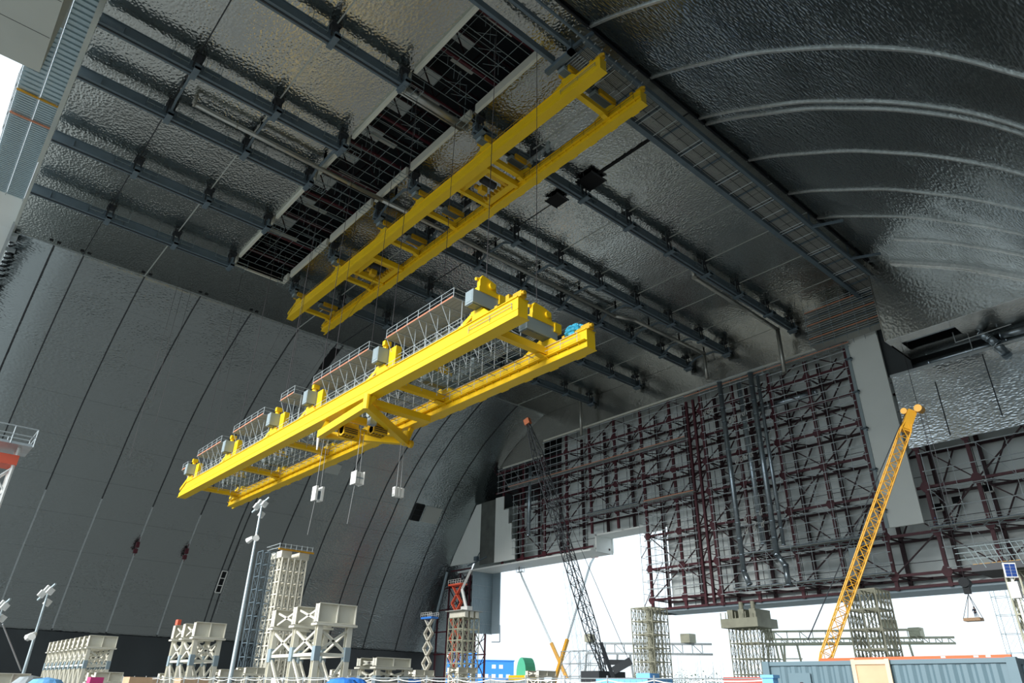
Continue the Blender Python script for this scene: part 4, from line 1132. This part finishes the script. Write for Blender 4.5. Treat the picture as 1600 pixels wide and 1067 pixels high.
t = tower('slim dark stair scaffold leaning against the tall beige tower', 48.9, 119.8, 2.4, 2.2, 3, 2, 22.6, 2.0, BEAM, 'stair_scaffold', r=.07)
def tw(px, py, D, wx, wy, nx, ny, bay, m, label, r=.13, crown=None):
    p = dist(px, py, D); return tower(label, p.x, p.y, wx, wy, nx, ny, p.z, bay, m, r=r), p
t, p = tw(725, 966, 220, 6, 7, 4, 4, 3.0, TANK, 'shoring tower with heavy head beams standing in the doorway bay')
for i in (-2, 0, 2): MB().box(p.x+i-.6, p.x+i+.6, p.y-3.8, p.y+3.8, p.z, p.z+1.7).build('head_beam', BEIGE, t)
MB().box(p.x-4, p.x+4, p.y-4, p.y+4, p.z+1.75, p.z+1.95).build('deck', DECK, t)
t, p = tw(1014, 951, 178, 6.0, 6.0, 5, 4, 2.7, TANK, 'free standing shoring tower below the corner of the end wall', .12)
MB().box(p.x-.6, p.x+.6, p.y-.6, p.y+.6, 0, p.z).build('core_column', TANK, t)
p = Vector((150.5, 90.5, 15.6))
t = tower('shoring tower with concrete crown carrying the end wall', p.x, p.y, 6.0, 7.0, 5, 5, 15.6, 3.2, TANK, r=.12)
MB().box(p.x-4.2, p.x+4.2, p.y-4.6, p.y+4.6, 15.6, 17.5).build('crown_slab', TANK, t)
for i in (-3, -.2, 2.6): MB().box(p.x-3.2, p.x+3.2, p.y+i-.7, p.y+i+.7, 17.5, 19.4).build('crown_beam', TANK, t)
g = MB()
for i in range(8): g.box(p.x-4.3, p.x-4.2, p.y-4.5+i*1.25, p.y-4.3+i*1.25, 17.5, 18.8)
g.build('edge_post', TANK, t)
for i in (-1.5, 1.5): MB().tube((p.x, p.y+i, 19.4), (p.x, p.y+i, 21.3), .5, 12).build('jack', TANK, t)
t, p = tw(1353, 924, 138, 5.6, 5.2, 5, 3, 3.2, TANK, 'broad leaning shoring tower behind the yellow crane boom', .15)
t, p = tw(1596, 893, 66, 1.8, 1.8, 3, 3, 1.5, TANK, 'shoring tower at the right edge topped by a platform', .08)
MB().box(p.x-2.2, p.x+2.2, p.y-2, p.y+2.6, p.z, p.z+.5).build('head_deck', DARK, t)
MB().box(p.x-1.6, p.x-1.4, p.y-.6, p.y+2.6, p.z+.5, p.z+.62).build('toe_board', ORM, t)
g = MB()
for i in range(12):
    a = i*.55; g.tube((p.x-2.2+.2*(i % 3), p.y-2+.4*i, p.z+.2), (p.x-2.5, p.y-1.6+.4*i, p.z+random.uniform(1.0, 1.9)), .03)
for z in (.9, 1.4, 1.8): g.tube((p.x-2.3, p.y-2, p.z+z), (p.x-2.3, p.y+3.4, p.z+z), .03)
g.build('guardrail', SCAFD, t)
t = tower('faint stair scaffold outside near the right edge', *dist(1556, 905, 190)[:2], 3, 3, 2, 2, dist(1556, 905, 190).z, 3.5, GALV, 'stair_scaffold', r=.05)

# solar lamp post
p = dist(1568, 890, 40)
t = thing('solar_lamp_post', 'pole with tilted blue solar panel at the right edge', 'lamp post', (p.x+.5, p.y-.1, 0))
MB().tube((p.x+.5, p.y-.1, 0), (p.x+.5, p.y-.1, p.z+.1), .06, 8).build('pole', WHT, t)
d = Vector((-.75, -.62, -.1)).normalized()
mb = MB(); u = Vector((0, 0, 1)); sd = d.cross(u).normalized(); u = sd.cross(d)
q = Vector((p.x+.35, p.y-.15, p.z))
mb.add([q+sd*a*.27+u*b*.32+d*c for c in (.0, .06) for a, b in ((-1,-1),(1,-1),(1,1),(-1,1))], [(0,1,2,3),(7,6,5,4),(0,4,5,1),(1,5,6,2),(2,6,7,3),(3,7,4,0)])
pn = mb.build('panel_frame', WHT, t)
mb = MB()
for i in range(2):
    for j in range(4):
        a0 = -.23+i*.235; b0 = -.275+j*.14
        mb.add([q+sd*a+u*b+d*.07 for a, b in ((a0, b0), (a0+.22, b0), (a0+.22, b0+.13), (a0, b0+.13))], [(0,1,2,3)])
mb.build('solar_cells', SOLAR, pn)
MB().box(p.x+.35, p.x+.7, p.y-.3, p.y+.1, p.z-1.2, p.z-.5).build('battery_box', WHT, t)

# ------------------------------------------------------------------ beige shoring frames in a line (left)
def frame(label, ycaps, x0=20.9, x1=23.5, zt=6.5, m=BEIGE, cap=1.15, grp='beige steel shoring frames', z1=3.6, name='shoring_trestle', full=True):
    t = thing(name, label, 'frame', ((x0+x1)/2, ycaps[0], 0), grp)
    for y in ycaps:
        zc = zt-cap/2
        mb = MB().ibeam((x0, y, zc), (x1, y, zc), .55, cap, .05)
        for x in (x0+.03, (x0+x1)/2, x1-.03): mb.box(x-.03, x+.03, y-.26, y+.26, zt-cap, zt)
        mb.build('cap_beam', m, t)
        MB().box(x0-.1, x1+.1, y-.38, y+.38, zt-cap-.14, zt-cap-.02).build('bearing_plate', m, t)
        for x in (x0+.28, x1-.28):
            c = MB().ibeam((x, y, 0), (x, y, zt-cap-.14), .34, .36, .04, (0, 1, 0)).build('column', m, t)
            MB().box(x-.19, x+.19, y-.2, y+.2, z1-.35, z1+.45).build('splice', CURT, c)
        z = zt-cap-.3
        for p_, q_ in (((x0+.3, y, z1+.1), (x1-.3, y, z)), ((x1-.3, y, z1+.1), (x0+.3, y, z)), ((x0+.3, y, .4), (x1-.3, y, z1-.1)), ((x1-.3, y, .4), (x0+.3, y, z1-.1))):
            MB().bar(p_, q_, .12, .14).build('cross_brace', m, t)
        MB().bar((x0+.2, y, z1), (x1-.2, y, z1), .16, .2).build('tie', m, t)
    for ya, yb in zip(ycaps, ycaps[1:]):
        for x in (x0+.28, x1-.28):
            for p_, q_ in (((x, ya, z1+.1), (x, yb, zt-cap-.3)), ((x, yb, z1+.1), (x, ya, zt-cap-.3)), ((x, ya, .3), (x, yb, z1-.1))):
                MB().bar(p_, q_, .12, .14).build('side_brace', m, t)
            MB().bar((x, ya, z1), (x, yb, z1), .14, .18).build('tie', m, t)
            MB().bar((x, ya, zt-cap+.1), (x, yb, zt-.2), .1, .12).build('head_brace', m, t)
            MB().bar((x, yb, zt-cap+.1), (x, ya, zt-.2), .1, .12).build('head_brace', m, t)
    return t
fC = frame('largest beige shoring frame with three cap beams in the foreground', [42.0, 45.1, 48.3])
fB = frame('beige shoring frame left of the tall lamp post, orange marks on its head', [63.0, 65.6, 68.2], 20.7, 23.2)
tag(MB().box(20.8, 21.1, 67.9, 68.5, 6.5, 6.95).build('red_can', REDL), 'small red can on top of the middle beige frame', 'can')
fA = frame('long row of beige cap beams and columns, furthest left', [90.5+2.27*i for i in range(10)], 19.0, 21.8)
p = dist(597, 1028, 56)
fD = frame('low beige frame right of the largest one', [p.y-1.0, p.y+1.2], p.x-1.2, p.x+1.7, p.z, cap=.6, z1=2.2)
k = 0
for (px, py, D, w, lb) in ((355, 1046, 85, 2.4, 'small beige frame between the lamp post and the largest frame'), (395, 1043, 95, 2.8, 'small beige frame just left of the largest frame'),
                  (655, 1047, 110, 3.2, 'small beige frame right of the low frame'), (722, 1043, 120, 3.6, 'small beige frame at the foot of the doorway tower'),
                  (845, 1048, 115, 3.6, 'small beige frame below the green tent'), (15, 1052, 60, 2, 'small beige frame at the left edge'), (165, 1050, 70, 2, 'small beige frame beside the long row'),
                  (272, 1052, 80, 2, 'small beige frame left of the middle frame'), (540, 1046, 95, 2.6, 'small beige frame half hidden behind the largest frame')):
    p = dist(px, py, D); frame(lb, [p.y-1.2, p.y+1.2], p.x-w/2, p.x+w/2, p.z, cap=.7, z1=max(1.2, p.z*.45), grp='small shoring frames along the ground')

# ------------------------------------------------------------------ lamp posts
def lamp(px0, px, py, D, label, r=.2, tall=True):
    p = dist(px, py, D)
    t = thing('lamp_post', label, 'lamp post', (p.x, p.y, 0), 'floodlight posts')
    MB().tube((p.x, p.y, 0), (p.x, p.y, p.z), r, 10, r*.5).build('pole', LAMP, t)
    z = p.z
    for i, (a, b, c) in enumerate(((.0, .55, .3), (-.5, .2, -.2), (.1, -.5, .05), (.3, .4, -.9))):
        h = MB().bar((p.x+a*.7-.1, p.y+b*.7, z+c*.8-.15), (p.x+a*.7+.1, p.y+b*.7, z+c*.8+.25), .42, .3, (0,1,.3)); h.build('floodlight', WHT, t)
    MB().bar((p.x-.4, p.y+.8, z-.5), (p.x+.2, p.y-.8, z+.6), .12, .12).build('bracket', LAMP, t)
    zz = z-2.6 if tall else z-2.9
    for s in (-1, 1): MB().tube((p.x-.1, p.y+s*.35, zz), (p.x-.3, p.y+s*.85, zz-.25), .16, 8, .26).build('loudspeaker', WHT, t)
lamp(360, 409, 790, 62, 'tall grey lamp post with a cluster of white floodlights, in front of the dark wall', .18)
lamp(38, 75, 926, 66, 'shorter lamp post near the left edge', .13, False)
lamp(0, 4, 950, 66, 'lamp post cut off by the left edge', .1, False)
p = dist(4, 975, 60); q = dist(33, 1048, 62)
tag(MB().tube(p, q, .05).build('guy_boom', GALV), 'thin dark strut leaning beside the left lamp posts', 'strut')

# lattice mast with platform at the left edge
p = dist(10, 700, 52)
t = thing('lattice_mast', 'white lattice mast with railed platform and red stripe at the left edge', 'mast', (p.x, p.y, 0))
for sx in (-.6, .6):
    for sy in (-.6, .6): MB().tube((p.x+sx, p.y+sy, 0), (p.x+sx, p.y+sy, p.z), .11).build('chord', WHT, t)
mb = MB(); z = 0
while z < p.z-1.3:
    for (a, b) in (((-.6, -.6), (.6, -.6)), ((.6, -.6), (.6, .6)), ((-.6, .6), (.6, .6)), ((-.6, -.6), (-.6, .6))):
        mb.tube((p.x+a[0], p.y+a[1], z), (p.x+b[0], p.y+b[1], z+1.5), .06); mb.tube((p.x+b[0], p.y+b[1], z), (p.x+a[0], p.y+a[1], z+1.5), .06)
    z += 1.5
mb.build('lacing', WHT, t)
MB().box(p.x-.75, p.x+.75, p.y-.75, p.y+.75, p.z-1.1, p.z-.5).build('red_band', REDL, t)
MB().box(p.x-1.2, p.x+1.2, p.y-1.4, p.y+1.4, p.z, p.z+.15).build('deck', GALV, t)
g = MB()
for z in (.6, 1.1):
    for s in (-1, 1): g.tube((p.x-1.2, p.y+s*1.4, p.z+z), (p.x+1.2, p.y+s*1.4, p.z+z), .04); g.tube((p.x+s*1.2, p.y-1.4, p.z+z), (p.x+s*1.2, p.y+1.4, p.z+z), .04)
for sx in (-1.2, 0, 1.2):
    for sy in (-1.4, 1.4): g.tube((p.x+sx, p.y+sy, p.z), (p.x+sx, p.y+sy, p.z+1.1), .04)
g.build('guardrail', GALV, t)

# ------------------------------------------------------------------ lattice boom cranes
def lattice(t, a, b, w, m, step=1.6, r=.09, taper=3):
    a = Vector(a); b = Vector(b); d = (b-a).normalized(); L = (b-a).length
    sd = d.cross(Vector((0,0,1))).normalized(); u = sd.cross(d)
    def c(s, i, j):
        f = min(1, (L-s)/(taper*w)+.25, s/(taper*w)+.35)
        return a+d*s+sd*(i*w/2*f)+u*(j*w/2*f)
    n = int(L/step)
    for i in (-1, 1):
        for j in (-1, 1):
            mb = MB(); mb.path([c(s, i, j) for s in (0, taper*w*.7, L*.35, L*.7, L-taper*w*.8, L)], r); mb.build('chord', m, t)
    mb = MB()
    for k in range(n):
        s0, s1 = L*k/n, L*(k+1)/n
        for (i, j, i2, j2) in ((-1,-1,1,-1),(1,-1,1,1),(1,1,-1,1),(-1,1,-1,-1)):
            mb.tube(c(s0, i, j), c(s1, i2, j2), r*.6, 4)
            mb.tube(c(s0, i, j), c(s0, i2, j2), r*.5, 4)
    mb.build('lacing', m, t)
P1 = dist(1424, 645, 84); P0 = dist(1280, 1056, 80)
t = thing('crawler_crane', 'yellow lattice boom crane standing before the end wall', 'crane', (P0.x, P0.y, 0))
lattice(t, P0, P1, 1.0, ORM, 1.1, .075)
d = (P1-P0).normalized()
MB().bar(P1-d*2.4, P1+d*.2, .8, .9).build('boom_head', ORM, t)
MB().tube(P1+Vector((-.5, -.9, .2)), P1+Vector((.5, -.9, .2)), .42, 14).tube(P1+Vector((-.4, .6, .3)), P1+Vector((.4, .6, .3)), .35, 12).build('head_sheave', ORM, t)
MB().box(P0.x-2.5, P0.x+3, P0.y-1.6, P0.y+1.6, 1.2, 3.2).build('upper_body', ORM, t)
for s in (-1.6, 1.6): MB().box(P0.x-3, P0.x+3, P0.y+s-.4, P0.y+s+.4, 0, 1.2).build('crawler_track', DARK, t)
bk = P0+Vector((-3.5, 2.5, 2)); MB().tube(P1+Vector((0, .5, .3)), dist(1262, 1000, 70), .05).build('pendant_rope', DARK, t)
MB().tube(P1+Vector((0, -.9, -.3)), P1+Vector((0, -1.0, -12.5)), .03).tube(P1+Vector((0, -1.3, -.3)), P1+Vector((0, -1.3, -13.0)), .03).build('hoist_rope', DARK, t)
P1 = dist(824, 658, 138); P0 = dist(944, 1050, 128)
t = thing('crawler_crane', 'dark lattice boom crane with orange tip in front of the end wall', 'crane', (P0.x, P0.y, 0))
lattice(t, P0, P1, 1.7, DARK, 2.2, .10, 6)
d = (P1-P0).normalized()
MB().bar(P1-d*.8, P1+d*.5, .9, 1.3).build('boom_head', mat('rust_orange', (.50, .14, .05), .6), t)
MB().box(P0.x-3.5, P0.x+3, P0.y-2, P0.y+2, 1.3, 5.2).build('upper_body', DARK, t)
for s in (-2.2, 2.2): MB().box(P0.x-4, P0.x+4, P0.y+s-.5, P0.y+s+.5, 0, 1.3).build('crawler_track', DARK, t)
q = dist(984, 1035, 128); MB().bar(P0+Vector((0, 0, 1.5)), q, .6, .8).build('mast', DARK, t); MB().tube(q, P1.lerp(P0, .05), .05).build('pendant_rope', DARK, t)
a1 = dist(828, 690, 137); b1 = dist(912, 1052, 128)
MB().tube(a1, dist(900, 900, 132), .04).tube(dist(890, 860, 133), dist(938, 1052, 128), .04).build('hoist_rope', DARK, t)
q1 = dist(958, 1048, 120); q2 = dist(986, 1032, 120)
tag(MB().bar(q1, q2, .9, 1.1).bar(q1+Vector((0,0,-1)), q1+Vector((-1.5,1,4)), .5, .5).build('crane_jib', DARK), 'black telescopic arm raised beside the dark crane', 'arm')
# second faint boom outside
P1 = dist(872, 790, 330); P0 = dist(908, 1046, 325)
t = thing('crawler_crane', 'pale distant lattice boom seen through the tall doorway', 'crane', (P0.x, P0.y, 0)); lattice(t, P0, dist(884, 870, 330), 3.0, GALV, 6, .1)

# hanging man basket
p = dist(1521, 967, 150); q = dist(1512, 925, 150)
t = thing('hanging_platform', 'small tan platform hanging on a dark hook block outside', 'platform', (p.x, p.y, p.z))
MB().box(p.x-1.0, p.x+1.0, p.y-1.3, p.y+1.3, p.z-.35, p.z+.15).build('floor', WOOD, t)
for a in ((-1, -1.2), (-1, 1.2), (1, 1.2), (1, -1.2)): MB().tube((p.x+a[0], p.y+a[1], p.z+.1), (q.x, q.y, q.z-.3), .05).build('sling', CABLE, t)
mb = MB(); mb.tube((q.x-.7, q.y, q.z+1.6), (q.x+.7, q.y, q.z+1.5), .85, 14).build('hook_block', DARK, t)
MB().box(q.x-.4, q.x+.4, q.y-.5, q.y+.5, q.z-.3, q.z+1.2).build('hook', DARK, t)
MB().tube((q.x, q.y, q.z+2), (q.x, q.y, 78), .05).build('rope', CABLE, t)
person((p.x, p.y-.5, p.z+.15), PI, HOODM, HOODM, HOODM, 'person in dark clothes standing on the hanging platform', .3)

# ------------------------------------------------------------------ outside: gantries, building, plants
def gantry(px0, px1, py, D, label, h=2.4, m=TANK, legs=(.1, .9)):
    a = dist(px0, py, D); b = dist(px1, py, D)
    t = thing('gantry_crane', label, 'gantry', ((a.x+b.x)/2, (a.y+b.y)/2, 0), 'gantries outside the hall')
    z = a.z; d = (b-a); d.z = 0; L = d.length; d.normalize()
    for zz in (z, z-h): MB().bar((a.x, a.y, zz), (b.x, b.y, zz), .7, .5).build('girder', m, t)
    mb = MB(); n = int(L/h)
    for i in range(n):
        p = a+d*(L*i/n); q = a+d*(L*(i+1)/n); mb.bar((p.x, p.y, z), (q.x, q.y, z-h if i % 2 else z), .15, .2); mb.bar((p.x, p.y, z-h), (p.x, p.y, z), .15, .2)
    mb.build('web', m, t)
    for f in legs:
        p = a+d*(L*f)
        for s in (-1.6, 1.6): MB().bar((p.x+d.x*s*1.8, p.y+d.y*s*1.8, 0), (p.x+d.x*s, p.y+d.y*s, z-h), .4, .4).build('leg', m, t)
        for k in range(1, 4): zz = (z-h)*k/4; MB().bar((p.x-d.x*2.5, p.y-d.y*2.5, zz), (p.x+d.x*2.5, p.y+d.y*2.5, zz), .25, .25).build('leg_tie', m, t)
    p = a+d*(L*.82); MB().box(p.x-1.4, p.x+1.4, p.y-1.4, p.y+1.4, z+.25, z+2.4).build('machine_house', TANK, t)
    p = a+d*(L*.03); MB().box(p.x-1, p.x+1, p.y-1, p.y+1, z+.3, z+2.2).build('drive_unit', TANK, t)
    return t
gantry(1190, 1440, 987, 215, 'long gantry crane outside, crossing behind the broad tower', 3.0, TANK, (.04, .18, .87))
gantry(1195, 1492, 999, 222, 'lower gantry beam outside with pointed end at the right', 1.4, TANK, (.05,))
gantry(916, 1112, 1005, 200, 'gantry outside left of the crowned tower', 2.4, GALV, (.05, .3))
t = tower('pale scaffold outside between boom lifts and dark crane', *dist(905, 1017, 190)[:2], 3, 10, 2, 4, dist(905, 1017, 190).z, 3, GALV, 'stair_scaffold', r=.07)
t = thing('hanging_outline', 'thin steel frame hanging outside the corrugated curtain', 'frame', dist(775, 990, 250))
a = dist(770, 957, 250); b = dist(781, 977, 250); c = dist(781, 1003, 250); d_ = dist(768, 1003, 250)
MB().tube(a, b, .12).tube(b, c, .15).tube(c, d_, .15).build('bar', BEAM, t)

# blue site building
a = dist(640, 1030, 330); b = dist(803, 1032, 330)
t = thing('site_building', 'long blue site building with rows of pale windows behind the doorway', 'building', ((a.x+b.x)/2, (a.y+b.y)/2, 0))
dv = (b-a); dv.z = 0; L = dv.length; dv.normalize(); nv = Vector((dv.y, -dv.x, 0))
if nv.dot(a) > 0: nv = -nv
H = b.z
def bbox(s0, s1, z0, z1, d0, d1, name, m, par):
    P = [a.xy.to_3d()+dv*s+nv*d for s in (s0, s1) for d in (d0, d1)]
    mb = MB().add([(p.x, p.y, z) for p in P for z in (z0, z1)], [(0,1,3,2),(4,6,7,5),(0,4,5,1),(2,3,7,6),(0,2,6,4),(1,5,7,3)])
    return mb.build(name, m, par)
wl = bbox(0, L, 0, H, -12, 0, 'wall', BLUE, t); bbox(L*.42, L*.64, H, H+3.2, -12, 0, 'roof_storey', BLUE, t)
bbox(-.3, L+.3, H-.3, H+.15, -12.3, .3, 'roof_edge', BLUE, t)
for r_ in range(4):
    z = H-3.3-r_*3.7
    for i in range(14):
        if (r_ == 0 and i not in (0, 1, 8, 11, 12)) : continue
        s = L*(.03+.069*i)
        w = bbox(s, s+1.7, z, z+1.5, 0, .12, 'window', WHT, t); bbox(s+.15, s+1.55, z+.15, z+1.35, .12, .16, 'pane', GLASSW, w)
# green tent and yellow machine
p = dist(822, 1046, 170)
t = thing('machine_shelter', 'green domed shelter on a yellow frame', 'shelter', (p.x, p.y, 0))
mb = MB(); pts = []
for k in range(13):
    an = PI*k/12; pts.append((math.cos(an)*1.6, p.z-1.2+math.sin(an)*3.6+.0))
pts = [(p.y+a_, z) for a_, z in pts]
mb.prism(pts, 'x', p.x-1.5, p.x+1.5); mb.build('dome', GREEN, t)
MB().box(p.x-2.2, p.x+2.2, p.y-3.4, p.y+3.4, p.z-2.2, p.z-1.2).build('base', YEL, t)
MB().box(p.x-1.8, p.x+1.8, p.y-2.8, p.y+2.8, 0, p.z-2.2).build('legs', GREY, t)
# shrubs and bare trees
def shrub(px, py, D, w, label, n=500):
    p = dist(px, py, D); t = thing('shrub', label, 'shrub', (p.x, p.y, 0), 'shrubs beyond the hall')
    mb = MB()
    for i in range(n):
        c = Vector((random.gauss(0, w*.35), random.gauss(0, w*.35), random.uniform(.2, p.z)*random.uniform(.6, 1)))
        a = Vector((random.uniform(-1, 1), random.uniform(-1, 1), random.uniform(-1, 1)))*.35; b = Vector((random.uniform(-1, 1), random.uniform(-1, 1), random.uniform(-1, 1)))*.35
        q = c+Vector((p.x, p.y, 0)); mb.add([q, q+a, q+b], [(0, 1, 2)])
    mb.build('foliage', LEAF, t)
    mb = MB()
    for i in range(14):
        x = p.x+random.gauss(0, w*.3); y = p.y+random.gauss(0, w*.3); mb.tube((x, y, 0), (x+random.uniform(-.5, .5), y+random.uniform(-.5, .5), p.z*random.uniform(.8, 1.7)), .05, 4, .01)
    mb.build('stem', TANK, t)
for (px, py, D, w, lb) in ((1045, 1058, 170, 5, 'low green shrub left of the crowned tower'), (1085, 1052, 170, 5, 'taller shrub just left of the crowned tower'), (1115, 1050, 165, 5, 'shrub touching the foot of the crowned tower'), (995, 1056, 175, 4, 'shrub at the foot of the free standing tower'), (1155, 1060, 165, 4, 'shrub between crowned tower and red container'), (1065, 1045, 240, 5, 'thin bare shrub further behind')):
    shrub(px, py, D, w, lb)

# ------------------------------------------------------------------ foreground container
t = thing('shipping_container', 'grey corrugated container with a plywood door at lower right', 'container', (20.6, 8.3, 0))
X0, X1, Y0, Y1, ZT = 19.3, 21.74, 5.25, 11.3, 2.6
MB().box(X0+.06, X1-.06, Y0+.06, Y1-.06, .1, ZT-.06).build('shell', CONT, t)
mb = MB(); y = Y0+.3
while y < Y1-.4:
    mb.prism([(X0+.06, y), (X0+.0, y+.07), (X0+.0, y+.17), (X0+.06, y+.24)], 'z', .15, ZT-.12); y += .30
x = X0+.3
while x < X1-.3: mb.box(x, x+.12, Y0, Y0+.06, .15, ZT-.12); x += .28
mb.build('corrugation', CONT, t)
mb = MB().box(X0, X1, Y0, Y0+.1, ZT-.12, ZT).box(X0, X1, Y1-.1, Y1, ZT-.12, ZT).box(X0, X0+.08, Y0, Y1, ZT-.1, ZT).box(X1-.08, X1, Y0, Y1, ZT-.1, ZT).box(X0, X0+.08, Y0, Y1, 0, .15)
mb.build('rail', CONT, t)
for x in (X0+.04, X1-.04):
    for y in (Y0+.05, Y1-.05): MB().box(x-.08, x+.08, y-.1, y+.1, 0, ZT+.01).build('corner_post', CONT, t)
dr = MB().box(X0-.06, X0+.02, 7.95, 8.75, .1, ZT+.01).build('door', WOOD, t)
MB().box(X0-.10, X0-.06, 8.72, 8.82, .1, ZT+.02).box(X0-.10, X0-.06, 7.88, 7.98, .1, ZT+.02).box(X0-.1, X0-.06, 7.98, 8.72, ZT-.1, ZT+.0).build('door_frame', mat('pale_timber', (.75, .55, .36), .7, 0, .1, 3), dr)
hd = MB().box(X0-.02, X0+.0, 10.0, 10.62, 1.0, ZT-.28).build('side_hatch', CONT, t)
MB().tube((X0-.08, 10.25, 2.05), (X0-.0, 10.25, 2.05), .05, 10).tube((X0-.1, 10.3, 2.03), (X0-.1, 10.34, 1.9), .035, 8).build('handle', REDD, hd)
# orange barrier lying on top
t = thing('barrier_board', 'long orange red board lying along the container roof', 'board', (20.2, 8.2, ZT+.01))
MB().box(X0+.25, X0+.32, Y0+.1, Y1-1.5, ZT+.01, ZT+.075).build('board', ORNG, t)
for y in (6.7, 6.0, 5.75): MB().box(X0+.245, X0+.25, y, y+.10, ZT+.025, ZT+.065).build('white_mark', WHT, t)
p = dist(1194, 1056, 34)
tag(MB().box(p.x, p.x+2.4, p.y-.3, p.y+2, 0, 2.5).build('shipping_container', REDCON), 'red container peeping out left of the grey container', 'container')
p = dist(1203, 1058, 17)
tag(MB().box(p.x-.1, p.x+.1, p.y-.12, p.y+.12, 0, 2.08).box(p.x-.13, p.x+.13, p.y-.15, p.y+.15, 2.08, 2.14).build('blue_box', PALEB), 'small light blue box at the left end of the grey container', 'box')

# ------------------------------------------------------------------ site clutter on the ground line
def clutter(name, px, py, D, w, m, label, cat, d=1.0, z0=0):
    p = dist(px, py, D); o = MB().box(p.x-d, p.x+d, p.y-w/2, p.y+w/2, z0, p.z)
    return tag(o.build(name, m), label, cat)
def dome(px, py, D, w, m, label):
    p = dist(px, py, D); t = thing('tarp_cover', label, 'tarp', (p.x, p.y, 0), 'tarp covers on the site')
    mb = MB(); vs = []; n = 16
    top = (p.x, p.y, p.z)
    for k in range(n): a_ = 2*PI*k/n; rr = w*(1 if k % 2 else .93); vs.append((p.x+math.cos(a_)*rr, p.y+math.sin(a_)*rr, p.z-w*.45))
    for k in range(n): a_ = 2*PI*k/n; vs.append((p.x+math.cos(a_)*w*.6, p.y+math.sin(a_)*w*.6, p.z-w*.1))
    vs.append(top)
    fs = [(k, (k+1) % n, n+(k+1) % n, n+k) for k in range(n)]+[(n+k, n+(k+1) % n, 2*n) for k in range(n)]
    mb.add(vs, fs).build('sheet', m, t); MB().tube((p.x, p.y, 0), (p.x, p.y, p.z-.05), .04).build('pole', GALV, t)
dome(536, 1058, 30, .75, BLUES, 'deep blue umbrella shaped cover in front of the largest frame, left')
dome(552, 1058, 32, .75, BLUES, 'deep blue umbrella shaped cover in front of the largest frame, right')
dome(75, 1058, 40, .9, PALEB, 'light blue sheet at the foot of the long row of frames')
dome(50, 1055, 55, 1.0, GALV, 'grey sheet left of the light blue one')
clutter('site_hut', 990, 1060, 40, 3.4, PALEB, 'low blue roofed hut below the free standing tower', 'hut')
clutter('site_hut', 1012, 1052, 41, .9, PALEB, 'blue post block at the right end of the low hut', 'hut', .4)
clutter('site_hut', 10, 1056, 75, 5, GALV, 'pale site hut at the left edge', 'hut')
clutter('crate', 222, 1058, 60, 1.6, WOOD, 'orange brown crate near the middle frame', 'crate')
clutter('drum', 150, 1058, 58, .9, mat('magenta', (.6, .05, .2), .5), 'magenta drum between left lamp post and the long row', 'drum', .4)
clutter('crate', 300, 1060, 62, 1.4, WOOD, 'small crate under the middle frame', 'crate')
clutter('site_hut', 450, 1059, 100, 7, WHT, 'pale low hut behind the largest frame', 'hut')
clutter('crate', 640, 1061, 95, 2, BLUES, 'blue crate right of the low frame', 'crate')
clutter('site_hut', 780, 1062, 140, 6, GALV, 'grey hut below the blue building', 'hut')
# wire fence with white tape
t = thing('site_fence', 'pale mesh fence with white tape along the bottom edge', 'fence', (12, 30, 0))
a = Vector((16, 62, 0)); b = Vector((22, 13, 0))
pc = Cap('post', GALV, t)
for i in range(26):
    p = a.lerp(b, i/25); pc.put(lambda m_, p=p: m_.tube(p, p+Vector((0, 0, 2.35)), .03))
MB().wire(a+Vector((0,0,2.25)), b+Vector((0,0,2.25)), 2, 0, .018).build('top_wire', GALV, t)
mb = MB()
for i in range(25):
    p = a.lerp(b, i/25); q = a.lerp(b, (i+1)/25); p.z = q.z = 2.2; mb.wire(p, q, 5, random.uniform(.03, .12), .02)
mb.build('white_tape', WHT, t)
mb = MB()
for i in range(200):
    p = a.lerp(b, i/200); mb.tube(p+Vector((0,0,.3)), p+Vector((0,0,2.2)), .006, 3)
o = mb.build('mesh_wire', GALV, t); o['kind'] = 'stuff'
# ------------------------------------------------------------------ light
w = bpy.data.worlds.new('sky'); S.world = w; w.use_nodes = True; nt = w.node_tree
bg = nt.nodes['Background']; bg.inputs['Color'].default_value = (.80, .92, 1.0, 1); bg.inputs['Strength'].default_value = 1.35
added_daylight = bpy.data.lights.new('added_daylight', 'SUN'); so = bpy.data.objects.new('added_daylight', added_daylight); COL.objects.link(so)  # soft lamp added to brighten the lower crane under an overcast sky
added_daylight.energy = 4.6; added_daylight.angle = math.radians(18); added_daylight.color = (1, .99, .97)
el, az = math.radians(21), math.radians(2)      # light travels toward +X, a little toward +Y, downward
dvec = Vector((math.cos(el)*math.cos(az), math.cos(el)*math.sin(az), -math.sin(el)))
so.rotation_euler = dvec.to_track_quat('-Z', 'Y').to_euler()
S.view_settings.view_transform = 'Standard'; S.view_settings.look = 'None'; S.view_settings.gamma = 1
S.view_settings.exposure = .12; S.view_settings.use_curve_mapping = False
